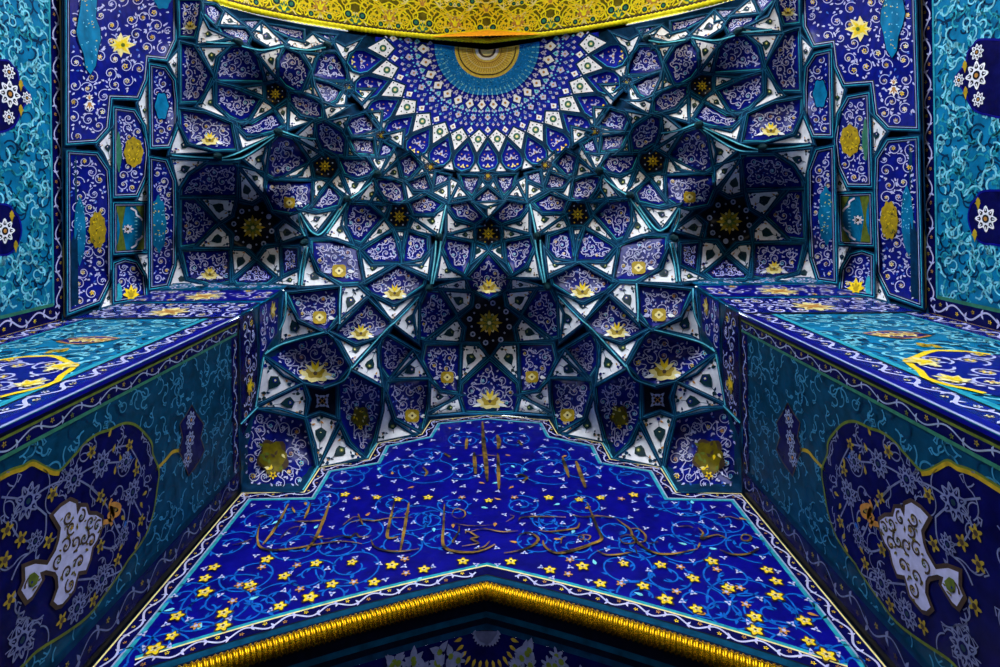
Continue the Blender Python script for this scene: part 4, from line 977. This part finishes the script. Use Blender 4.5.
    rect2(-A_X - .05, -A_X, 0, ZT + .2, 'pale', 2); rect2(-5.68, -A_X - .05, 0, ZT, 'royal', 2); rect2(-6.03, -5.68, 0, ZT, 'cobalt', 2); rect2(-6.08, -6.03, 0, ZT, 'ink', 2.2); rect2(-6.2, -6.08, 0, ZT, 'turq_line', 2)
    rect2(-B_X, -8.82, 0, ZT, 'cobalt', 2); rect2(-8.82, -8.75, 0, ZT, 'turq_line', 2); rect2(-B_X, -A_X, 12.98, 13.12, 'ink', 2.4)
    vine_strip(b, [(-5.855, 5.5), (-5.855, 13)], 0, .11, .7, .05, 'lilac', 'white', 'cream', 3, .3); vine_strip(b, [(-9.1, 8), (-9.1, 13)], 0, .14, .7, .05, 'lilac', 'cream', 'yellow', 3, .3)
    b.build('tile_border', mp, root)
    u = Ink()
    for z0, z1, m, hearts in ((13.12, 14.5, 'cobalt', ('cream', 'white', 'lilac')), (14.7, 16.0, 'royal', ('cream', 'yellow', 'lilac')), (16.2, 17.0, 'turquoise', ('lilac', 'cyan'))):
        w0 = -9.15 + (z0 - 13.1) * .06; q = [(w0 - .1, z0), (-A_X - .06, z0), (-A_X - .06, z1), (w0, z1)]
        u.clip = None; u.fill(q, m, 1.0, 1.2); u.line(subdivide(q, .5), .06, 'teal', 2); u.clip = offset(q, -.06) if area(q) > 0 else offset(ccw(q), -.06)
        vines(u, u.clip, .23, rng, 'lilac', .045, hearts, 2, 420)
        if z0 < 16: u.palmette((-7.3, z0 + .5), 0, .5, 'cream', 'amber', 3.5); u.palmette((-7.3, z0 + .5), PI, .5, 'cream', 'amber', 3.6)
    u.build('upper_panels', mp, root)
    m = Ink(); mpx = [(-60, 366), (0, 361), (12, 359), (25, 357.5), (38, 357), (50, 356.5), (58, 358), (65, 361.5), (76, 366), (70, 371), (62, 376), (57, 382), (45, 387), (30, 391), (15, 394), (0, 398), (-60, 410)]
    med = ccw([Pp(*p) for p in mpx]); m.fill(med, 'royal', .4, 2); m.ribbon([Pp(*p) for p in mpx[1:-1]], .1, 'yellow', 2.6)
    m.clip = offset(med, -.06); vines(m, m.clip, .26, rng, 'lilac', .04, ('yellow', 'cream', 'lilac'), 3, 600)
    m.palmette(Pp(28, 386), PI / 2, .3, 'cream', 'yellow', 5); m.palmette(Pp(58, 368), 0, .35, 'cream', 'yellow', 5)
    m.clip = None; s = [Pp(*p) for p in [(57, 342), (66, 340), (80, 338.3), (96, 337.2), (108, 337.5), (119, 339), (110, 341), (96, 343), (80, 344.5), (68, 344)]]
    m.fill(ccw(s), 'royal', .4, 2); m.line(subdivide(s, .4), .05, 'amber', 2.5)
    for t in (.3, .5, .7): m.palmette(Pp(57 + 62 * t, 341), 0, .24, 'cream', 'amber', 3 + t)
    m.ribbon(smooth([Pp(*p) for p in ((47, 354), (55, 351), (62, 352), (66, 349))], 5), .12, 'ochre', 2.4)
    m.build('lobed_medallion', mp, root)

    # outer side wall -------------------------------------------------------------------------
    root = bpy.data.objects.new('wall_' + side, None); C.objects.link(root); tag(root, 'turquoise scrollwork outer wall on the %s with blue flower medallions' % side, kind='structure')
    mp = map_outer(sg); rng = random.Random(41)
    f = Ink(); f.fill([(-10.5, 0), (PIER_Y, 0), (PIER_Y, 13.1), (-10.5, 13.1)], 'turquoise', .8, 0)
    fx = Po(53, 300)[1]
    scrolls(f, [(-5.5, 9.5), (2.15, 9.5), (2.15, fx - .05), (-5.5, fx - .05)], .24, rng, .036, 'cyan', 700, 1, 'teal')
    scrolls(f, [(-4.6, 11), (2.15, 11), (2.15, fx - .05), (-4.6, fx - .05)], .2, rng, .035, 'turq_line', 200, .8, 'teal')
    f.build('tile_field', mp, root)
    b = Ink()
    def rect3(y0, y1, z0, z1, m, l): b.fill([(y0, z0), (y1, z0), (y1, z1), (y0, z1)], m, 2.0, l)
    z1 = 13.1
    rect3(-10, 2.2, fx - .03, fx + .02, 'turq_line', 2.2); rect3(-10, 2.2, fx + .02, z1, 'deep_blue', 2); rect3(-10, PIER_Y, z1 - .045, z1, 'cream', 2.3); rect3(-10, PIER_Y, z1, z1 + .45, 'teal', 1)
    rect3(2.15, 2.22, 0, fx, 'green', 2.3); rect3(2.2, 2.55, 0, z1 - .05, 'deep_blue', 2.1); rect3(2.55, PIER_Y, 0, z1, 'ochre', 2.4)
    zmid = (fx + z1) / 2
    vine_strip(b, [(-5, zmid), (2.3, zmid)], 0, .09, .75, .035, 'lilac', 'ochre', 'amber', 3, .3); vine_strip(b, [(2.38, 8), (2.38, zmid)], 0, .1, .8, .035, 'lilac', 'ochre', 'yellow', 3, .28)
    b.build('tile_border', mp, root)
    m = Ink()
    for px, fls, ys in (([(-25, 62), (0, 60), (8, 61), (12, 66), (17, 72), (19, 82), (24, 88), (30, 97), (24, 105), (20, 112), (17, 120), (12, 127), (0, 132), (-25, 130)], [(9, 94, .24), (8, 72, .14), (8, 117, .13), (26, 98, .12)], [(20, 85), (20, 110)]),
                        ([(-25, 205), (0, 204), (9, 206), (13, 212), (18, 217), (21, 230), (18, 243), (14, 249), (8, 254), (0, 255), (-25, 254)], [(4, 231, .22)], [(11, 216), (15, 246)])):
        q = ccw(smooth([Po(*p) for p in px] + [Po(*px[0])], 3)[:-1]); m.clip = None
        m.fill(q, 'deep_blue', .4, 2); m.line(q, .04, 'royal', 2.4)
        for x, y, r in fls: m.daisy(Po(x, y), r * 1.15, 'white', 'amber', 'ink', 3, n=8)
        for x, y in ys: m.leaf((Po(x, y)[0] - .12, Po(x, y)[1]), 0, .26, .1, 'ochre', 3); m.leaf((Po(x, y)[0], Po(x, y)[1] - .06), PI / 2, .14, .1, 'ochre', 3.2)
    m.build('flower_medallion', mp, root)

    # tall ogee tile panels above the outer wall --------------------------------------------
    TP = {}
    D = [('broad panel with turquoise drop medallion and gold star burst above %s wall, beside the arch', 'a', '67,-30 176,-30 176,40 167,60 149,58 147,80 139,99 112,98 109,128 97,142 67,144'),
         ('narrow panel with turquoise oval, nearest to the %s wall shield', 'b', '150,64 166,67 175,80 177,100 177,128 170,147 151,148'),
         ('arched panel with round gold medallion, middle of the %s wall panels', 'c', '114,107 135,110 145,126 149,152 147,176 138,196 114,197'),
         ('tall arched panel with gold pointed medallion at foot of %s wall panels', 'd', '68,151 98,153 109,170 111,200 111,280 100,302 68,314'),
         ('small green square panel with white cartouche on %s wall', 'e', '114,203 147,203 147,252 114,254'),
         ('slim tall panel with turquoise centre beside large %s star niche', 'f', '150,157 167,160 175,180 176,215 175,265 168,286 150,289'),
         ('low panel with gold leaf just above %s pier ledge', 'g', '114,263 125,259 137,262 145,275 147,297 114,303')]
    for lab, key, pts in D:
        p = sym(parse(pts)); p = ccw(mir(p) if sg > 0 else p)
        def V(x, y):
            q = sym([(x, y)])[0]; return q if sg < 0 else (2 * CX - q[0], q[1])
        fm = facet_mapper(p, .10); rng = random.Random(ord(key))
        t = TP[key] = thing('arched_tilework', lab % side, 'tilework', 'arched tilework above the outer walls')
        ink = Ink(); ink.fill(offset(p, -3.2), 'cobalt' if key != 'e' else 'turquoise', 5, 0)
        ink.clip = offset(p, -4.2)
        if key == 'e':
            ink.poly([V(x, y) for x, y in ((117, 206), (126, 206), (122, 228), (126, 250), (117, 251))], 'olive', 1); ink.poly([V(x, y) for x, y in ((136, 206), (144, 206), (144, 250), (136, 250), (142, 238), (143, 228), (142, 217))], 'olive', 1.1)
            ink.ribbon(smooth([V(x, y) for x, y in ((131, 208), (136, 211), (137, 215), (142, 219), (144, 228), (142, 237), (137, 241), (136, 245), (131, 248))], 5), 1.8, 'white', 2)
            ink.palmette(V(128, 229), 0, 6, 'white', 'amber', 3); ink.palmette(V(128, 229), PI, 6, 'white', 'brown', 3.5)
            for i in range(9): ink.leaf(V(138, 214 + i * 3.5), PI if sg < 0 else 0, 3.4, .9, 'cyan', 2)
        else:
            vines(ink, ink.clip, {'a': 7.4, 'd': 7.0}.get(key, 5.6), rng, 'lilac', .85, ('yellow', 'cream', 'lilac', 'ochre'), 1, 900 if key in 'ad' else 500)
        def blob(cx, cy, rx, ry, m, lay, lob=0, amp=.1, n=40):
            cx, cy = V(cx, cy); ink.fill([(cx + rx * (1 + amp * math.cos(lob * 2 * PI * i / n)) * math.cos(2 * PI * i / n), cy + ry * (1 + amp * math.cos(lob * 2 * PI * i / n)) * math.sin(2 * PI * i / n)) for i in range(n)], m, 3, lay)
        if key == 'a':
            q = [V(x, y) for x, y in ((81, -30), (99, -30), (98, 0), (97, 18), (101, 28), (102, 40), (99, 52), (97, 66), (91, 76), (85, 68), (83, 54), (79, 44), (76, 32), (78, 18), (80, 4))]
            q = ccw(q); ink.fill(q, 'deep_blue', 4, 3); ink.fill(offset(q, -.8), 'turquoise', 4, 3.5)
            for i in range(34): ink.leaf(V(rng.uniform(81, 98), rng.uniform(-5, 68)), rng.uniform(0, 6), 2, .9, rng.choice(('cyan', 'cyan', 'yellow')), 4.2)
            ink.palmette(V(120, 45), 0 if sg < 0 else PI, 16, 'cream', 'yellow', 3); ink.palmette(V(120, 45), PI if sg < 0 else 0, 11, 'cream', 'yellow', 3.6); ink.flower(V(123, 45), 6, 'yellow', 'olive', 5, 6)
            ink.palmette(V(90, 104), PI / 2, 8, 'white', 'amber', 3.4); ink.palmette(V(90, 98), -PI / 2, 5, 'white', 'amber', 3.2)
            blob(163, 0, 8, 9, 'turquoise', 3, 6)
        if key == 'b': blob(162, 106, 7.5, 15, 'deep_blue', 3, 6, .08); blob(162, 106, 6.5, 13.5, 'turquoise', 3.5, 6, .08)
        if key == 'c':
            blob(119, 152, 3, 19, 'green', 3, 4, .1); blob(134, 152, 9.5, 15, 'ochre', 3, 8, .06)
            for i in range(22): ink.leaf(V(134 + rng.uniform(-6, 6), 152 + rng.uniform(-10, 10)), rng.uniform(0, 6), 3.4, 1.1, rng.choice(('brown', 'yellow', 'gold_dark')), 3.6 + .02 * i)
        if key == 'd':
            q = [V(x, y) for x, y in ((80, 196), (84, 205), (86, 220), (86, 230), (86, 240), (84, 255), (80, 266), (76, 252), (74, 230), (76, 208))]
            ink.fill(ccw(q), 'turquoise', 3, 3)
            for i in range(24): ink.leaf(V(rng.uniform(76, 85), rng.uniform(202, 258)), rng.uniform(0, 6), 2, .9, 'cyan', 3.6)
            blob(98, 230, 8.5, 18.5, 'ochre', 3, 10, .07)
            for i in range(26): ink.leaf(V(98 + rng.uniform(-5, 5), 230 + rng.uniform(-13, 13)), rng.uniform(0, 6), 3.2, 1, rng.choice(('brown', 'yellow', 'olive')), 3.6 + .02 * i)
        if key == 'f':
            blob(159, 224, 7.5, 28, 'turquoise', 3, 8, .07)
            for i in range(26): ink.leaf(V(159 + rng.uniform(-5, 5), 224 + rng.uniform(-22, 22)), rng.uniform(0, 6), 2.2, 1, rng.choice(('cyan', 'yellow')), 3.6)
        if key == 'g': ink.palmette(V(131, 295), -PI / 2, 11, 'yellow', 'ochre', 3); blob(119, 293, 3, 9, 'turq_line', 2.6)
        o = ink.build('tile_field', fm, t)
        fr = Ink()
        for o0, o1, mm, l0, l1 in ((2.2, .6, 'teal', 2, 3), (.6, -.2, 'turq_line', 3, 3), (-.2, -1.6, 'deep_blue', 3, 2.5), (-1.6, -2.3, 'pale', 2.5, 2), (-2.3, -3.4, 'ink', 2, .5)):
            fr.ring(offset(p, o0), offset(p, o1), mm, l0, l1)
        fr.build('tile_border', fm, t)
    for i, (key, pts) in enumerate((('b', '169,62 177,53 177,78'), ('a', '139,103 148,83 149,149 145,126'), ('d', '99,145 112,130 112,170 105,153'), ('c', '148,178 148,202 139,200'), ('g', '138,255 148,252 148,288 143,266'), ('d', '112,283 112,304 102,307'))):
        p = sym(parse(pts)); facet('w', mir(p) if sg > 0 else p, TP[key], 900 + i)

# ------------------------------------------------------------------ gold arch at the front of the vault
arch_px = [(150, -30), (180, -16), (215, 0), (237, 6.5), (260, 12), (300, 20), (350, 28), (400, 34), (445, 38), (CX, 41)]
AP = []
for x, y in arch_px:
    d = ray(x, y); k = -ARCH_Y / d[1]; AP.append((min(0, CAMX + d[0] * k) if x < 480 else 0.0, d[2] * k))
AP = [(-B_X - .05, AP[0][1] - 3.0)] + [p for p in AP if p[0] > -B_X]
AP = smooth(AP, 6); AP += [(-x, z) for x, z in reversed(AP[:-1])]
L = [0]
for i in range(1, len(AP)): L.append(L[-1] + math.hypot(AP[i][0] - AP[i - 1][0], AP[i][1] - AP[i - 1][1]))
LT = L[-1]; AX = np.array([p[0] for p in AP]); AZ = np.array([p[1] for p in AP]); LL = np.array(L)
def soffit_map(P, Ly):                                # P: (arc length from the crown, distance forward)
    s = P[:, 0] + LT / 2
    return np.stack([np.interp(s, LL, AX), -ARCH_Y - P[:, 1], np.interp(s, LL, AZ) + .05 + CAMZ - Ly * .008], 1)
arch_t = thing('gold_arch', 'broad golden arch band with twisted rope edge over the sun dome', 'arch')
s = Ink(); s.fill([(-LT / 2, 0), (0, 0), (0, 4), (-LT / 2, 4)], 'gold_dark', .4, 0); s.fill([(0, 0), (LT / 2, 0), (LT / 2, 4), (0, 4)], 'gold_dark', .4, 0)
shadow_strip = [(LT * (i / 80 - .5), .13) for i in range(81)]; s.ribbon(shadow_strip, .1, 'brown', 3)  # painted shadow line on the soffit beside the rope
lip = [(x, .46 * max(0, 1 - abs(x) / 2.6)) for x in np.linspace(-2.6, 2.6, 25)]
def gline(t, w, m='gold_tile', l=2):
    for sg in (-1, 1):
        for k in range(-5, 6):
            s.ribbon(smooth([(k * 2.75 + sg * a, .12 + b) for a, b in parse(t)], 4), w, m, l)
for t in ('0,1.5 .3,1.0 .75,.9 1.0,.5 .7,.25 .5,.55 .75,.8 1.375,1.1', '0,.35 .25,.6 .55,.45 .9,.75 1.375,.35', '.1,.05 .35,.3 .2,.75 .5,1.1 1.0,1.2 1.375,1.6', '0,1.9 .4,1.4 .9,1.5 1.375,2.0', '.2,2.4 .6,1.8 1.1,1.9 1.375,1.4', '0,.9 .4,.7 .2,.3 .65,.1', '.8,.1 1.0,.3 1.2,.1 1.375,.35', '0,2.6 .5,2.2 1.0,2.5 1.375,2.2', '.6,1.3 .85,1.7 .6,2.1', '1.05,.95 1.2,.7 1.1,.4', '.45,.15 .6,.5 .95,.55 1.15,.85', '0,.15 .2,.1', '0,3.2 .6,2.8 1.375,3.1', '.0,1.2 .5,1.25 .8,1.05 1.375,.8', '.3,1.6 .7,1.35 1.2,1.5', '1.375,.1 1.2,.55 1.3,1.0'):
    gline(t, .058)
g2 = random.Random(8)
for _ in range(46):
    a, b = g2.uniform(0, 1.3), g2.uniform(.1, 2.6)
    gline(' '.join('%.2f,%.2f' % (min(1.375, max(0, a + g2.uniform(-.35, .35))), max(.05, b + g2.uniform(-.3, .3))) for _ in range(4)), .04, 'yellow' if _ % 3 else 'cream', 2.1)
for k in range(-5, 6):
    for sg in (-1, 1):
        for u, v, r in ((.28, .42, .19), (1.02, .20, .14), (.62, 1.5, .16), (1.2, 1.3, .12)):
            s.disc((k * 2.75 + sg * u, .12 + v), r, 'gold_tile', 2.4, 10); s.disc((k * 2.75 + sg * u, .12 + v), r * .74, 'darkgreen', 2.8, 10); s.disc((k * 2.75 + sg * u, .12 + v), r * .4, 'green', 3.2, 8)
        for u, v in ((.5, .95), (.9, 1.35), (.3, 1.75), (1.1, 1.75), (.75, .45)): s.flower((k * 2.75 + sg * u, .12 + v), .13, 'yellow', 'olive', 2.6, 6)
    s.palmette((k * 2.75, .3), PI / 2, .3, 'green', 'gold_tile', 2.5); s.palmette((k * 2.75 + 1.375, .6), PI / 2, .4, 'amber', 'gold_tile', 2.2); s.palmette((k * 2.75, 1.3), PI / 2, .35, 'yellow', 'amber', 2.3)
s.build('arch_soffit', soffit_map, arch_t)
s = Ink(); s.poly([(-2.6, -.02)] + [(float(a), float(b)) for a, b in lip] + [(2.6, -.02)], 'orange', 5)
for i in range(24):
    a, b = lip[i], lip[i + 1]; s.poly([(float(a[0]), float(a[1]) - .03), (float(b[0]), float(b[1]) - .03), (float(b[0]), float(b[1]) + .05), (float(a[0]), float(a[1]) + .05)], 'gold_tile', 6)
tag(s.build('arch_lip', soffit_map, arch_t), 'plain orange lip at the crown')
rope('arch_rope', [(x, -ARCH_Y, z + CAMZ) for x, z in AP], .10, .16, 2, 'gold_tile', arch_t, amp=.16, step=.04, ns=10)
pl = Ink(); b = len(pl.v)  # plate added to hide sky; ink colour stands for shadow under the rope
for x, z in AP: pl.v += [(x, z - .02), (x * 1.02, z + 3.5)]; pl.l += [0, 0]
for i in range(len(AP) - 1): pl.f.append((b + 2 * i, b + 2 * i + 2, b + 2 * i + 3, b + 2 * i + 1)); pl.m.append('ink')
pl.build('arch_backing', lambda P, L: np.stack([P[:, 0], np.full(len(P), -ARCH_Y + .07), P[:, 1] + CAMZ], 1), arch_t)
# spandrel wall that the arch carries
sp = Ink()
b = len(sp.v)
for x, z in AP: sp.v += [(x, z), (x, 33.0)]; sp.l += [0, 0]
for i in range(len(AP) - 1): sp.f.append((b + 2 * i, b + 2 * i + 2, b + 2 * i + 3, b + 2 * i + 1)); sp.m.append('stone')
o = sp.build('wall_front', lambda P, L: np.stack([P[:, 0], np.full(len(P), -ARCH_Y - 3.95), P[:, 1] + CAMZ], 1)); tag(o, 'stone spandrel above the front arch', kind='structure')

# ------------------------------------------------------------------ ground, light, camera
def quad(name, x0, x1, y0, y1, z, m):
    me = bpy.data.meshes.new(name); me.from_pydata([(x0, y0, z), (x1, y0, z), (x1, y1, z), (x0, y1, z)], [], [(0, 1, 2, 3)]); me.materials.append(MATS[m])
    o = bpy.data.objects.new(name, me); C.objects.link(o); return o
tag(quad('floor', -60, 60, -90, 12, 0, 'plaza_stone'), 'dark stone paving of the portal and forecourt', kind='structure')  # unseen paving, coloured dark to limit bounce light into the vault
world = bpy.data.worlds.new('sky'); bpy.context.scene.world = world; world.use_nodes = True
bg = world.node_tree.nodes['Background']; bg.inputs['Color'].default_value = (.86, .93, 1, 1); bg.inputs['Strength'].default_value = 6.0
for x in (-5, 5):  # unseen spots added to brighten the gold arch soffit
    la = bpy.data.lights.new('arch_fill_light', 'SPOT'); la.energy = 3800; la.color = (1, .9, .62); la.spot_size = math.radians(70); la.spot_blend = .6; la.shadow_soft_size = .4
    lo = bpy.data.objects.new('arch_fill_light', la); C.objects.link(lo); lo.location = (x, -17, 3)
    lo.rotation_euler = (Vector((0, -9, 27)) - lo.location).to_track_quat('-Z', 'Y').to_euler()
cam = bpy.data.cameras.new('camera'); co = bpy.data.objects.new('camera', cam); C.objects.link(co)
cam.sensor_width = 36; cam.lens = F * 36 / 1000; cam.shift_x = (500 - PPX) / 1000; cam.shift_y = -(333.5 - CY) / 1000
from mathutils import Matrix
M4 = Matrix((RM @ np.diag([1.0, -1.0, -1.0])).tolist()).to_4x4(); M4.translation = (CAMX, 0, CAMZ); co.matrix_world = M4
sc_ = bpy.context.scene; sc_.camera = co
vs = sc_.view_settings; vs.view_transform = 'Standard'; vs.look = 'None'; vs.exposure = 0.0; vs.gamma = 1; vs.use_curve_mapping = False
